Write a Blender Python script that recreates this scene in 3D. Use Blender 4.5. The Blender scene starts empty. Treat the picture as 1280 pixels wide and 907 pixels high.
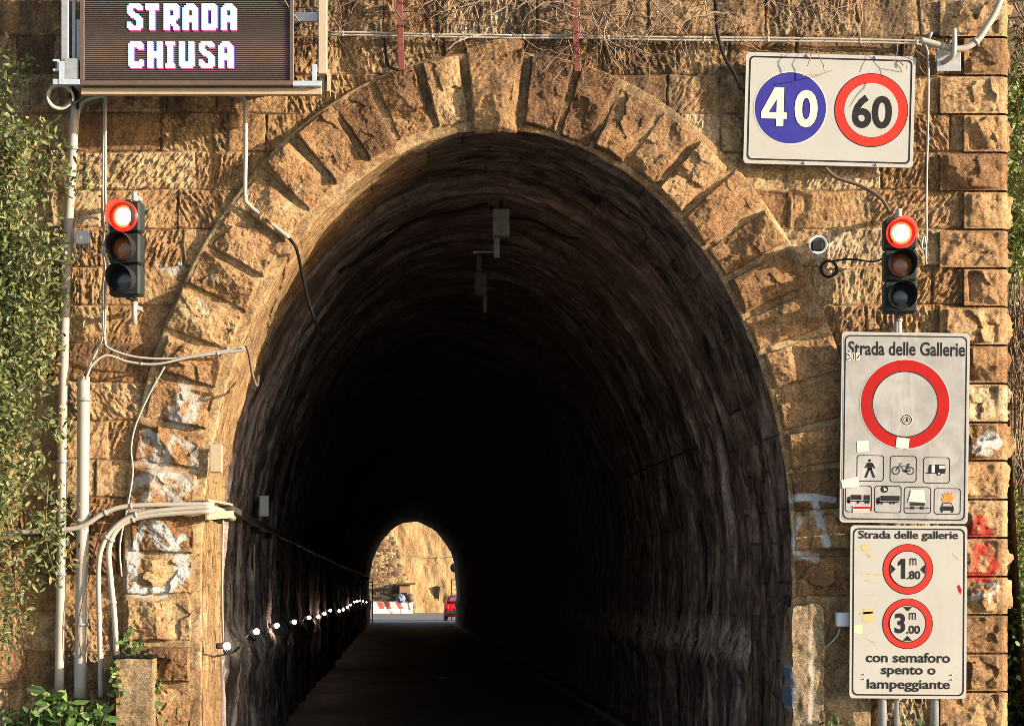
import bpy, math, random
import numpy as np
from mathutils import Vector, Matrix

# ------------------------------------------------------------------ camera, sky, sun, exposure
S = bpy.context.scene
COL = S.collection
CAM_D, CAM_H, FPX = 19.0, 1.733, 2850.0        # metres to the portal, eye height, focal length in photo pixels
VX, VY = 497.0, 738.0                          # where the tunnel axis vanishes in the photograph
cam = bpy.data.cameras.new('camera'); cam_o = bpy.data.objects.new('camera', cam); COL.objects.link(cam_o)
cam_o.location = (0, -CAM_D, CAM_H); cam_o.rotation_euler = (math.pi/2, 0, 0)
cam.sensor_width = 36.0; cam.lens = FPX/1280*36
cam.shift_x = (640-VX)/1280; cam.shift_y = (VY-453.5)/1280
cam.clip_start = 0.1; cam.clip_end = 3000
S.camera = cam_o

SUN_A, SUN_E = 66.5, 12.5                      # degrees right of the portal's axis, degrees above the horizon
w = bpy.data.worlds.new('World'); S.world = w; w.use_nodes = True
nt = w.node_tree; bg = nt.nodes['Background']
sky = nt.nodes.new('ShaderNodeTexSky'); sky.sky_type = 'NISHITA'; sky.sun_disc = False
sky.sun_elevation = math.radians(SUN_E); sky.sun_rotation = math.radians(180-SUN_A)
sky.air_density = 1.0; sky.dust_density = 1.5; sky.ozone_density = 1.0
nt.links.new(sky.outputs[0], bg.inputs[0]); bg.inputs[1].default_value = 0.15
sl = bpy.data.lights.new('sun', 'SUN'); sl.energy = 5.0; sl.angle = math.radians(0.5); sl.color = (1.0, 0.84, 0.65)
so = bpy.data.objects.new('sun', sl); COL.objects.link(so)
a, e = math.radians(SUN_A), math.radians(SUN_E)
L = Vector((math.sin(a)*math.cos(e), -math.cos(a)*math.cos(e), math.sin(e)))
so.rotation_euler = L.to_track_quat('Z', 'Y').to_euler(); so.location = L*40
S.view_settings.view_transform = 'Standard'; S.view_settings.look = 'None'
S.view_settings.gamma = 1.0; S.view_settings.exposure = 1.24; S.view_settings.use_curve_mapping = False
S.render.engine = 'CYCLES'; S.cycles.max_bounces = 8; S.cycles.diffuse_bounces = 5
S.cycles.pixel_filter_type = 'BLACKMAN_HARRIS'; S.cycles.filter_width = 0.8; S.cycles.use_denoising = True; S.cycles.denoiser = 'OPENIMAGEDENOISE'; S.cycles.denoising_input_passes = 'RGB_ALBEDO_NORMAL'; S.cycles.denoising_prefilter = 'NONE'; S.cycles.sample_clamp_indirect = 2.0

def W(px, py, y=0.0):
    d = CAM_D + y
    return np.array([(px-VX)*d/FPX, y, CAM_H + (VY-py)*d/FPX])

# ------------------------------------------------------------------ noise
def _h(ix, iy, iz, seed):
    n = (ix.astype(np.int64)*374761393 + iy.astype(np.int64)*668265263 + iz.astype(np.int64)*2147483647 + seed*1274126177) & 0xffffffff
    n = ((n ^ (n >> 13))*1274126177) & 0xffffffff
    n = ((n ^ (n >> 15))*2246822519) & 0xffffffff
    return ((n ^ (n >> 16)) & 0xffffff)/float(0xffffff)
def vn(x, y, z=None, seed=0):
    x = np.asarray(x, float); y = np.asarray(y, float)
    z = np.zeros_like(x) if z is None else np.asarray(z, float)
    ix, iy, iz = np.floor(x), np.floor(y), np.floor(z)
    fx, fy, fz = x-ix, y-iy, z-iz
    fx, fy, fz = [f*f*f*(f*(f*6-15)+10) for f in (fx, fy, fz)]
    r = 0
    for dx in (0, 1):
        for dy in (0, 1):
            for dz in (0, 1):
                wgt = (fx if dx else 1-fx)*(fy if dy else 1-fy)*(fz if dz else 1-fz)
                r = r + wgt*_h(ix+dx, iy+dy, iz+dz, seed)
    return r*2-1
def fbm(x, y, z=None, oct=4, seed=0, gain=0.5):
    r, amp, s = 0, 1.0, 1.0
    x = np.asarray(x, float); y = np.asarray(y, float)
    for k in range(oct):
        r = r + amp*vn(x*s+17.3*k, y*s-9.1*k, None if z is None else np.asarray(z)*s, seed+k*7)
        amp *= gain; s *= 2.03
    return r
def sstep(a, b, x):
    t = np.clip((x-a)/(b-a), 0, 1); return t*t*(3-2*t)

def facets(x, z, seed, n=12, slope=.4, step=.012, wd=.3, hg=.4):
    """broken rock face: nearest-cell planes, each tilted and set in or out a little"""
    r = np.random.default_rng(seed)
    xc, zc = x.mean(), z.mean()
    P = np.stack([xc+r.uniform(-.55, .55, n)*wd, zc+r.uniform(-.55, .55, n)*hg], 1)
    xx = x+.03*vn(x*9, z*9, seed=seed)+.012*vn(x*26, z*26, seed=seed+1); zz = z+.03*vn(x*9, z*9, seed=seed+2)+.012*vn(x*26, z*26, seed=seed+3)
    D = np.stack([(xx-p[0])**2+(zz-p[1])**2 for p in P]); k = D.argmin(0)
    a_, b_, c_ = r.normal(0, slope, n), r.normal(0, slope, n), r.uniform(-step, step, n)
    return a_[k]*(x-P[k, 0])+b_[k]*(z-P[k, 1])+c_[k]

# ------------------------------------------------------------------ objects
def tag(o, label, cat, group=None, kind=None):
    if label: o['label'] = label
    if cat: o['category'] = cat
    if group: o['group'] = group
    if kind: o['kind'] = kind
    return o
def empty(name, loc, label, cat, group=None, rot=(0, 0, 0)):
    o = bpy.data.objects.new(name, None); COL.objects.link(o); o.empty_display_size = 0.1
    o.location = tuple(float(v) for v in loc); o.rotation_euler = rot
    return tag(o, label, cat, group)
def root_loc(p):
    while p.parent: p = p.parent
    return Vector(p.location)
def raw_mesh(name, V, F4=None, F3=None, attrs=None, smooth=True):
    me = bpy.data.meshes.new(name)
    V = np.asarray(V, np.float32)
    n4 = 0 if F4 is None else len(F4); n3 = 0 if F3 is None else len(F3)
    me.vertices.add(len(V)); me.vertices.foreach_set('co', V.ravel())
    idx = []; st = []; k = 0
    if n4: idx.append(np.asarray(F4, np.int32).ravel()); st.append(np.arange(n4)*4)
    if n3: idx.append(np.asarray(F3, np.int32).ravel()); st.append(n4*4+np.arange(n3)*3)
    idx = np.concatenate(idx); st = np.concatenate(st)
    me.loops.add(len(idx)); me.loops.foreach_set('vertex_index', idx)
    me.polygons.add(n4+n3); me.polygons.foreach_set('loop_start', st.astype(np.int32))
    me.polygons.foreach_set('use_smooth', np.full(n4+n3, smooth, bool))
    for nm, (typ, arr) in (attrs or {}).items():
        at = me.attributes.new(nm, typ, 'POINT')
        at.data.foreach_set({'FLOAT': 'value', 'FLOAT_COLOR': 'color', 'FLOAT_VECTOR': 'vector'}[typ], np.asarray(arr, np.float32).ravel())
    me.update(calc_edges=True); me.validate()
    return me
def link(name, me, mat, parent=None):
    o = bpy.data.objects.new(name, me); COL.objects.link(o)
    if mat: me.materials.append(mat)
    if parent: o.parent = parent
    return o
def grid_faces(nu, nv, off=0):
    i = np.arange(nu*nv).reshape(nu, nv)+off
    return np.stack([i[:-1, :-1].ravel(), i[1:, :-1].ravel(), i[1:, 1:].ravel(), i[:-1, 1:].ravel()], 1)

class MB:
    """collects shapes in world (or local) coordinates and links them as one mesh object"""
    def __init__(s): s.v = []; s.f = []; s.sm = []
    def add(s, V, F, smooth=False):
        o = len(s.v); s.v += [tuple(float(c) for c in p) for p in V]
        s.f += [tuple(o+i for i in f) for f in F]; s.sm += [smooth]*len(F)
    def box(s, c, size, M=None, bev=0.0):
        hx, hy, hz = [k/2 for k in size]
        b = min(bev, hx*.9, hy*.9, hz*.9)
        if b <= 0:
            V = [(x, y, z) for x in (-hx, hx) for y in (-hy, hy) for z in (-hz, hz)]
            F = [(0, 1, 3, 2), (4, 6, 7, 5), (0, 4, 5, 1), (2, 3, 7, 6), (0, 2, 6, 4), (1, 5, 7, 3)]
        else:
            V = []; F = []
            idx = {}
            for sx in (-1, 1):
                for sy in (-1, 1):
                    for sz in (-1, 1):
                        for ax in range(3):
                            p = [sx*(hx-b), sy*(hy-b), sz*(hz-b)]
                            p[ax] = (sx*hx, sy*hy, sz*hz)[ax]
                            idx[(sx, sy, sz, ax)] = len(V); V.append(tuple(p))
            for ax in range(3):
                o1, o2 = [k for k in range(3) if k != ax]
                for sg in (-1, 1):
                    q = []
                    for (p, r) in ((-1, -1), (1, -1), (1, 1), (-1, 1)):
                        t = [0, 0, 0]; t[ax] = sg; t[o1] = p; t[o2] = r; q.append(idx[(*t, ax)])
                    F.append(tuple(q))
            for ax in range(3):
                o1, o2 = [k for k in range(3) if k != ax]
                for p in (-1, 1):
                    for r in (-1, 1):
                        t0 = [0, 0, 0]; t0[ax] = -1; t0[o1] = p; t0[o2] = r
                        t1 = list(t0); t1[ax] = 1
                        F.append((idx[(*t0, o1)], idx[(*t1, o1)], idx[(*t1, o2)], idx[(*t0, o2)]))
            for sx in (-1, 1):
                for sy in (-1, 1):
                    for sz in (-1, 1):
                        F.append(tuple(idx[(sx, sy, sz, k)] for k in range(3)))
        if M is not None: V = [M @ Vector(p) for p in V]
        s.add([(p[0]+c[0], p[1]+c[1], p[2]+c[2]) for p in V], F)
    def tube(s, P, r, n=8, caps=True):
        P = [Vector([float(c) for c in p]) for p in P]
        R = r if hasattr(r, '__len__') else [r]*len(P)
        V = []; F = []; up = None
        for i, p in enumerate(P):
            t = (P[min(i+1, len(P)-1)]-P[max(i-1, 0)])
            if t.length < 1e-9: t = Vector((0, 0, 1))
            t.normalize()
            if up is None: up = Vector((0, 1, 0)) if abs(t.y) < .9 else Vector((1, 0, 0))
            b = t.cross(up)
            if b.length < 1e-6: b = t.cross(Vector((1, 0, 0)))
            b.normalize(); up = b.cross(t).normalized()
            for k in range(n):
                q = 2*math.pi*k/n
                V.append(p+(b*math.cos(q)+up*math.sin(q))*R[i])
        for i in range(len(P)-1):
            for k in range(n):
                F.append((i*n+k, i*n+(k+1) % n, (i+1)*n+(k+1) % n, (i+1)*n+k))
        if caps:
            F.append(tuple(range(n))[::-1]); F.append(tuple(range((len(P)-1)*n, len(P)*n)))
        s.add(V, F, n > 4)
    def lathe(s, c, axis, prof, n=20, caps=True):
        """prof: (distance along axis, radius)"""
        ax = Vector(axis).normalized(); u = ax.orthogonal().normalized(); v = ax.cross(u)
        V = []; F = []
        for (h, r) in prof:
            for k in range(n):
                q = 2*math.pi*k/n
                V.append(Vector(c)+ax*h+(u*math.cos(q)+v*math.sin(q))*r)
        for i in range(len(prof)-1):
            for k in range(n):
                F.append((i*n+k, i*n+(k+1) % n, (i+1)*n+(k+1) % n, (i+1)*n+k))
        if caps: F.append(tuple(range(n))[::-1]); F.append(tuple(range((len(prof)-1)*n, len(prof)*n)))
        s.add(V, F, True)
    def build(s, name, mat, parent=None, local=False):
        V = np.array(s.v, float)
        if parent is not None and not local: V = V-np.array(root_loc(parent))
        me = bpy.data.meshes.new(name); me.from_pydata([tuple(p) for p in V], [], s.f)
        me.polygons.foreach_set('use_smooth', s.sm); me.update()
        if mat: me.materials.append(mat)
        o = bpy.data.objects.new(name, me); COL.objects.link(o)
        if parent is not None: o.parent = parent
        return o
def copy_tree(o, parent=None):
    c = o.copy(); COL.objects.link(c)
    if parent: c.parent = parent
    for ch in list(o.children): copy_tree(ch, c)
    return c
def smooth_path(P, n=6):
    P = [np.array(p, float) for p in P]
    if len(P) < 3: return P
    Q = [2*P[0]-P[1]]+P+[2*P[-1]-P[-2]]
    out = []
    for i in range(1, len(Q)-2):
        p0, p1, p2, p3 = Q[i-1:i+3]
        for k in range(n):
            t = k/n
            out.append(.5*((2*p1)+(-p0+p2)*t+(2*p0-5*p1+4*p2-p3)*t*t+(-p0+3*p1-3*p2+p3)*t**3))
    out.append(P[-1]); return out
def pxpath(pts, y=-0.06, n=6):
    """photo points (px, py[, y]) on the wall made into a smooth path"""
    return smooth_path([W(p[0], p[1], p[2] if len(p) > 2 else y) for p in pts], n)

# ------------------------------------------------------------------ materials
def nodes(name):
    m = bpy.data.materials.new(name); m.use_nodes = True
    t = m.node_tree; b = t.nodes['Principled BSDF']
    return m, t, b
def N(t, typ, **kw):
    n = t.nodes.new(typ)
    for k, v in kw.items():
        if k.startswith('i_'):
            key = k[2:]; key = int(key) if key.isdigit() else key.replace('_', ' ')
            n.inputs[key].default_value = v
        else: setattr(n, k, v)
    return n
def mixc(t, fac, a, b, blend='MIX'):
    n = t.nodes.new('ShaderNodeMix'); n.data_type = 'RGBA'; n.blend_type = blend; n.clamp_factor = True
    for sock, val in ((n.inputs[0], fac), (n.inputs[6], a), (n.inputs[7], b)):
        if hasattr(val, 'is_linked') or hasattr(val, 'links'): t.links.new(val, sock)
        else: sock.default_value = val if not isinstance(val, tuple) else (*val, 1)[:4]
    return n.outputs[2]
def ramp(t, src, stops, interp='LINEAR'):
    n = t.nodes.new('ShaderNodeValToRGB'); n.color_ramp.interpolation = interp
    el = n.color_ramp.elements
    while len(el) > 1: el.remove(el[-1])
    for i, (p, c) in enumerate(stops):
        k = el[0] if i == 0 else el.new(p)
        k.position = p
        k.color = (*c, 1) if isinstance(c, tuple) else (c, c, c, 1)
    t.links.new(src, n.inputs[0]); return n.outputs[0]
def noise(t, vec, scale, detail=5, rough=.6, dist=0.0):
    n = N(t, 'ShaderNodeTexNoise', i_Scale=scale, i_Detail=detail, i_Roughness=rough, i_Distortion=dist)
    t.links.new(vec, n.inputs['Vector']); return n.outputs['Fac']
def objvec(t, scale=(1, 1, 1), attr=None):
    if attr: src = N(t, 'ShaderNodeAttribute', attribute_name=attr).outputs['Vector']
    else: src = N(t, 'ShaderNodeNewGeometry').outputs['Position']
    mp = N(t, 'ShaderNodeMapping'); mp.inputs['Scale'].default_value = scale
    t.links.new(src, mp.inputs['Vector']); return mp.outputs[0]
def bump(t, b, h, strength=.5, dist=.01, prev=None):
    n = N(t, 'ShaderNodeBump', i_Strength=strength, i_Distance=dist)
    t.links.new(h, n.inputs['Height'])
    if prev: t.links.new(prev, n.inputs['Normal'])
    t.links.new(n.outputs[0], b.inputs['Normal']); return n.outputs[0]
_mc = {}
def plain(name, col, rough=.5, metal=0.0, var=.18, scale=14, bmp=0.0, dirt=None, spec=.5):
    """procedural material: base colour with uneven wear, optional dirt colour in blotches"""
    if name in _mc: return _mc[name]
    m, t, b = nodes(name)
    v = objvec(t)
    f = noise(t, v, scale, 6, .65)
    lo = tuple(c*(1-var) for c in col); hi = tuple(min(1, c*(1+var)) for c in col)
    c = ramp(t, f, [(.3, lo), (.7, hi)])
    if dirt:
        f2 = noise(t, objvec(t, (1, 1, .35)), scale*.5, 8, .7, .6)
        k = ramp(t, f2, [(.5, 0.0), (.78, dirt[1])])
        c = mixc(t, k, c, dirt[0])
    t.links.new(c, b.inputs['Base Color'])
    b.inputs['Roughness'].default_value = rough; b.inputs['Metallic'].default_value = metal
    b.inputs['Specular IOR Level'].default_value = spec
    if bmp: bump(t, b, noise(t, v, scale*4, 5), bmp, .005)
    _mc[name] = m; return m
def emis(name, col, s):
    m, t, b = nodes(name)
    b.inputs['Base Color'].default_value = (*[c*.6 for c in col], 1)
    f = noise(t, objvec(t), 60, 2)
    c = mixc(t, f, tuple(x*.9 for x in col), col)
    t.links.new(c, b.inputs['Emission Color']); b.inputs['Emission Strength'].default_value = s
    return m

def courses(t, c, amount, fade=None):
    """ring courses of the vault: dark open joints and a tone per stone, in (along the ring, depth)"""
    base = objvec(t, (1, 1, 1), 'hd')
    wob = N(t, 'ShaderNodeTexNoise', i_Scale=2.2, i_Detail=4); t.links.new(base, wob.inputs['Vector'])
    mxv = N(t, 'ShaderNodeMix', data_type='VECTOR', i_0=.06); t.links.new(base, mxv.inputs[4]); t.links.new(wob.outputs['Color'], mxv.inputs[5])
    br = N(t, 'ShaderNodeTexBrick', offset=.45, i_Scale=1.0)
    for k_, v_ in (('Mortar Size', .016), ('Mortar Smooth', .25), ('Brick Width', .62), ('Row Height', .44), ('Bias', 0.0)): br.inputs[k_].default_value = v_
    br.inputs['Color1'].default_value = (.45, .45, .45, 1); br.inputs['Color2'].default_value = (1.35, 1.3, 1.25, 1); br.inputs['Mortar'].default_value = (.06, .055, .055, 1)
    t.links.new(mxv.outputs[1], br.inputs['Vector'])
    f = N(t, 'ShaderNodeMath', operation='MULTIPLY', i_1=amount)
    pat = ramp(t, noise(t, base, 1.1, 4), [(.35, .35), (.6, 1.0)]); t.links.new(pat, f.inputs[0])
    return mixc(t, f.outputs[0], c, br.outputs['Color'], 'MULTIPLY'), br.outputs['Fac']

def stone_mat(name, stops, dirt=.6, white_top=True):
    """sandstone: tint per block, blotches, streaks of black grime, lighter mortar, sprayed paint"""
    m, t, b = nodes(name)
    tint = N(t, 'ShaderNodeAttribute', attribute_name='tint').outputs['Fac']
    v = objvec(t)
    n1 = noise(t, v, 2.2, 4, .6, .4); n2 = noise(t, v, 11, 7, .7, .3); n3 = noise(t, v, 40, 7, .75)
    mth = N(t, 'ShaderNodeMath', operation='MULTIPLY_ADD', i_1=.9); t.links.new(n1, mth.inputs[0])
    mth.inputs[2].default_value = -.45
    ad = N(t, 'ShaderNodeMath', operation='ADD'); t.links.new(tint, ad.inputs[0]); t.links.new(mth.outputs[0], ad.inputs[1])
    c = ramp(t, ad.outputs[0], stops)
    c = mixc(t, ramp(t, n2, [(.38, .7), (.53, 0.0)]), c, (.21, .105, .05))       # rusty brown patches
    c = mixc(t, ramp(t, n2, [(.58, 0.0), (.76, .55)]), c, (.68, .49, .30))         # pale worn faces
    c = mixc(t, .8, c, ramp(t, n3, [(.34, .30), (.47, .95), (.60, 1.38)]), 'MULTIPLY')
    c = mixc(t, ramp(t, noise(t, v, 75, 5, .7), [(.56, 0.0), (.68, .5)]), c, (.80, .62, .41))
    mort = N(t, 'ShaderNodeAttribute', attribute_name='mortar').outputs['Fac']
    mc = ramp(t, noise(t, v, 9, 5), [(.35, (.07, .045, .028)), (.55, (.26, .17, .095)), (.7, (.50, .37, .22))])
    c = mixc(t, mort, c, mc)
    st = noise(t, objvec(t, (1, 1, .22)), 4.2, 8, .72, .5)
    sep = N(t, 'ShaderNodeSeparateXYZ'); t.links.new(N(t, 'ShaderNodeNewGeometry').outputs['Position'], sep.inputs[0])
    zz = N(t, 'ShaderNodeMapRange', i_1=5.2, i_2=6.7, i_3=0.0, i_4=.16); t.links.new(sep.outputs[2], zz.inputs[0])
    zl = N(t, 'ShaderNodeMapRange', i_1=2.6, i_2=.7, i_3=0.0, i_4=.10); t.links.new(sep.outputs[2], zl.inputs[0])    # streaks strengthen towards the bottom
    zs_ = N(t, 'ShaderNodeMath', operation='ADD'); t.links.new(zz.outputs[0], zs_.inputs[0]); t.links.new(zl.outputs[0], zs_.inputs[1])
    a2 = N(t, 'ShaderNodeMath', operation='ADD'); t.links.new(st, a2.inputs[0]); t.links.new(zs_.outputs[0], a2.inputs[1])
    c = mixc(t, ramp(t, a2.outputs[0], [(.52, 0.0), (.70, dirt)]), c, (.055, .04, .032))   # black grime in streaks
    lich = noise(t, v, 26, 8, .75)
    c = mixc(t, ramp(t, lich, [(.66, 0.0), (.74, .35)]), c, (.60, .48, .34))
    pa = N(t, 'ShaderNodeAttribute', attribute_name='paint')
    pm = N(t, 'ShaderNodeMath', operation='MULTIPLY'); t.links.new(pa.outputs['Alpha'], pm.inputs[0])
    t.links.new(ramp(t, n3, [(.3, .35), (.5, 1.0)]), pm.inputs[1])
    c = mixc(t, pm.outputs[0], c, pa.outputs['Color'])
    t.links.new(c, b.inputs['Base Color'])
    b.inputs['Roughness'].default_value = .88; b.inputs['Specular IOR Level'].default_value = .25
    p = bump(t, b, noise(t, v, 30, 9, .82), 1.0, .045)
    bump(t, b, noise(t, v, 95, 5, .75), .9, .012, p)
    return m
STOPS = [(.08, (.16, .080, .036)), (.3, (.36, .195, .085)), (.5, (.51, .30, .14)), (.7, (.63, .42, .215)), (.92, (.76, .57, .36))]
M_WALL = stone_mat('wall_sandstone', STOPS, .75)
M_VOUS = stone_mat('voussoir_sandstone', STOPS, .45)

def graffiti(P, strokes):
    """paint mask on vertices P (n,3): strokes = (rgb, width, [(px,py)...], strength)"""
    out = np.zeros((len(P), 4)); out[:, :3] = 1
    for rgb, wd, pts, amt in strokes:
        Q = np.array([W(a_, b_, -.1)[[0, 2]] for a_, b_ in pts])
        X = P[:, [0, 2]]
        dmin = np.full(len(P), 9.0)
        for k in range(len(Q)-1):
            ab = Q[k+1]-Q[k]; tt = np.clip(((X-Q[k]) @ ab)/max(1e-9, ab @ ab), 0, 1)
            dmin = np.minimum(dmin, np.linalg.norm(X-(Q[k]+tt[:, None]*ab), axis=1))
        ww = wd/150*.5*(1+.5*vn(X[:, 0]*9, X[:, 1]*9, seed=5))
        mk = amt*(1-sstep(ww*.6, ww*1.15, dmin))*sstep(-1.0, -.35, vn(X[:, 0]*14, X[:, 1]*14, seed=9))
        up = mk > out[:, 3]
        out[up, :3] = rgb; out[:, 3] = np.maximum(out[:, 3], mk)
    return out
WH = (.72, .72, .70); RD = (.55, .04, .03); BL = (.10, .22, .38)
STROKES = [
    (WH, 15, [(180, 655), (166, 690), (165, 735), (205, 742), (228, 715), (224, 690), (205, 660), (190, 655)], 1.0),
    (WH, 9, [(228, 672), (210, 688), (190, 668)], .9),
    (WH, 12, [(228, 480), (244, 500), (240, 524), (222, 532), (215, 510), (228, 494)], .6),
    (WH, 11, [(205, 580), (218, 545), (240, 560), (245, 585)], .6), (WH, 9, [(182, 540), (194, 545), (198, 560), (190, 580)], .65),
    (WH, 9, [(180, 575), (176, 560), (184, 548)], .5),
    (WH, 16, [(170, 605), (200, 592), (235, 605), (225, 625), (190, 610), (172, 640)], .6),
    ((.70, .76, .82), 9, [(988, 624), (1018, 620), (1042, 624)], .85), ((.70, .76, .82), 8, [(1018, 622), (1026, 655), (1034, 680)], .8),
    ((.74, .78, .80), 8, [(1000, 650), (992, 675), (1000, 695)], .7), (WH, 8, [(995, 690), (1020, 698)], .5),
    (WH, 16, [(1228, 553), (1240, 548), (1248, 556)], .95), (WH, 9, [(1215, 560), (1240, 566)], .7),
    (RD, 13, [(1211, 668), (1222, 646), (1238, 664)], .95), (RD, 11, [(1208, 666), (1242, 669)], .85),
    (RD, 14, [(1226, 683), (1240, 690), (1246, 706), (1236, 720), (1210, 718)], .95), (RD, 12, [(1222, 688), (1220, 715)], .75),
    (WH, 7, [(1210, 748), (1228, 744)], .85), (WH, 5, [(1238, 730), (1250, 732), (1246, 740), (1238, 742), (1238, 752)], .8),
    (WH, 10, [(258, 388), (252, 380)], .6), (WH, 10, [(196, 330), (215, 338), (224, 330)], .55),
    ((.62, .52, .38), 5, [(355, 262), (378, 232)], .7), ((.62, .52, .38), 8, [(265, 340), (270, 348)], .6),
]

# ------------------------------------------------------------------ the tunnel portal
CX = float(W(621, 0)[0]); ZC = float(W(0, 700)[2]); RX, RY = 368/150.0, 537/150.0
def arris(n_arc=400):
    """left foot -> crown -> right foot: points (x,z) and outward normals of the opening's edge"""
    P = [(CX-RX, z) for z in np.linspace(-.35, ZC, 60)[:-1]]
    P += [(CX-RX*math.cos(q), ZC+RY*math.sin(q)) for q in np.linspace(0, math.pi, n_arc)]
    P += [(CX+RX, z) for z in np.linspace(ZC, -.35, 60)[1:]]
    P = np.array(P); T = np.gradient(P, axis=0); T /= np.linalg.norm(T, axis=1)[:, None]
    Nn = np.stack([-T[:, 1], T[:, 0]], 1)
    return P, Nn
AP, AN = arris()
CEN = AP+AN*.40
CL = np.concatenate([[0], np.cumsum(np.linalg.norm(np.diff(CEN, axis=0), axis=1))]); CL -= CL[np.argmax(AP[:, 1])]
def ring_at(s, off):
    """s: arc along the ring's centre line from the crown (+ right); off: distance outside the opening's edge"""
    s = np.asarray(s, float)
    px = np.interp(s, CL, AP[:, 0]); pz = np.interp(s, CL, AP[:, 1])
    nx = np.interp(s, CL, AN[:, 0]); nz = np.interp(s, CL, AN[:, 1])
    k = np.sqrt(nx*nx+nz*nz); return px+nx/k*off, pz+nz/k*off

portal = empty('tunnel_portal', (CX, 0, 0), 'old sandstone tunnel mouth with rough arch stones, ashlar wall and sooty vault', 'tunnel')
PL = np.array([CX, 0, 0])
rng = np.random.default_rng(7)

# ---- ashlar wall as rock-faced relief
def build_wall():
    xs = np.concatenate([np.arange(-9, -3.6, .06), np.arange(-3.6, 5.0, .0095)])
    zs = np.concatenate([np.arange(-.3, .55, .04), np.arange(.55, 6.75, .0095), np.arange(6.78, 7.7, .05)])
    X, Z = np.meshgrid(xs, zs, indexing='ij'); sh = X.shape
    Xw = X+.010*vn(X*5, Z*5, seed=3)+.004*vn(X*21, Z*21, seed=4); Zw = Z+.009*vn(X*4+9, Z*4, seed=5)+.004*vn(X*19, Z*19, seed=6)
    z0 = W(0, 45+48*20)[2]; pitch = .32
    row = np.floor((Zw-z0)/pitch).astype(int); fz = (Zw-z0)/pitch-row
    dz = np.minimum(fz, 1-fz)*pitch
    ANG = np.zeros(sh); PK = np.ones(sh); H = np.zeros(sh); TINT = np.zeros(sh); DJ = np.zeros(sh)
    for r in range(row.min(), row.max()+1):
        m = row == r
        if not m.any(): continue
        rr = np.random.default_rng(1000+r)
        cuts = [-9.4]
        while cuts[-1] < 5.6: cuts.append(cuts[-1]+rr.choice([.34, .46, .6, .74, .9]) * rr.uniform(.9, 1.1))
        cuts = np.array(cuts)
        k = np.clip(np.searchsorted(cuts, Xw[m])-1, 0, len(cuts)-2)
        fx = np.minimum(Xw[m]-cuts[k], cuts[k+1]-Xw[m])
        d = np.minimum(fx, dz[m])
        nb = len(cuts)
        amp = rr.uniform(.008, .028, nb); tint = np.clip(rr.normal(.52, .17, nb), .05, .98)
        tx = rr.uniform(-.05, .05, nb); tz = rr.uniform(-.05, .05, nb)
        cx = (cuts[k]+cuts[k+1])/2; cz = z0+(r+.5)*pitch
        loc = amp[k]+tx[k]*(Xw[m]-cx)*.5+tz[k]*(Zw[m]-cz)
        h = np.minimum(loc, .006+d*rr.uniform(.8, 2.5, nb)[k])
        edge = sstep(.002, .011, d)
        ANG[m] = rr.uniform(.5, 2.4, nb)[k]; PK[m] = rr.choice([.35, .8, 1.2, 1.5], nb)[k]; H[m] = edge*np.maximum(h, .006); TINT[m] = tint[k]; DJ[m] = d
    U_ = X*np.cos(ANG)+Z*np.sin(ANG); W_ = -X*np.sin(ANG)+Z*np.cos(ANG)
    rough = .008*fbm(X*6, Z*8, oct=4, seed=21)+PK*(.0135*np.abs(fbm(U_*9+ANG*40, W_*34, oct=4, seed=31, gain=.62))-.005)+.009*fbm(U_*16, W_*44, oct=2, seed=33)*PK+.006*np.clip(fbm(X*3.2, Z*4, oct=2, seed=41), -1, 1)
    inner = sstep(.003, .018, DJ)
    Hh = H+rough*inner+.003*fbm(X*40, Z*40, oct=2, seed=51)
    # erosion: some stones are worn hollow
    er = sstep(.35, .8, fbm(X*1.6+3, Z*2.1, oct=2, seed=61)); Hh -= er*.022*inner
    Y = .025-Hh
    mort = (1-sstep(.003, .009, DJ))*sstep(-.5, .3, vn(X*3, Z*3, seed=71))
    V = np.stack([X, Y, Z], -1).reshape(-1, 3)
    F = grid_faces(*sh)
    c = V[F].mean(1)
    # distance test against the opening
    def inside(x, z, g):
        el = ((x-CX)/(RX+g))**2+(np.maximum(z-ZC, 0)/(RY+g))**2 < 1
        return el
    F = F[~inside(c[:, 0], c[:, 2], .30)]
    used = np.unique(F); mp = np.full(len(V), -1); mp[used] = np.arange(len(used))
    V = V[used]; F = mp[F]
    at = {'tint': ('FLOAT', TINT.reshape(-1)[used]), 'mortar': ('FLOAT', mort.reshape(-1)[used]),
          'paint': ('FLOAT_COLOR', graffiti(V, STROKES))}
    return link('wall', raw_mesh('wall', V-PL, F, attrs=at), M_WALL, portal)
wall = build_wall()
# wall body behind the relief: top coping and right-hand return
mb = MB(); mb.box((-2.0, .55, 7.78), (14.2, 1.2, .2), bev=.03); mb.build('coping', M_WALL, portal)
mb = MB(); mb.box((4.90, 2.3, 3.6), (.2, 4.2, 7.9)); mb.build('return_wall', M_WALL, portal)

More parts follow.
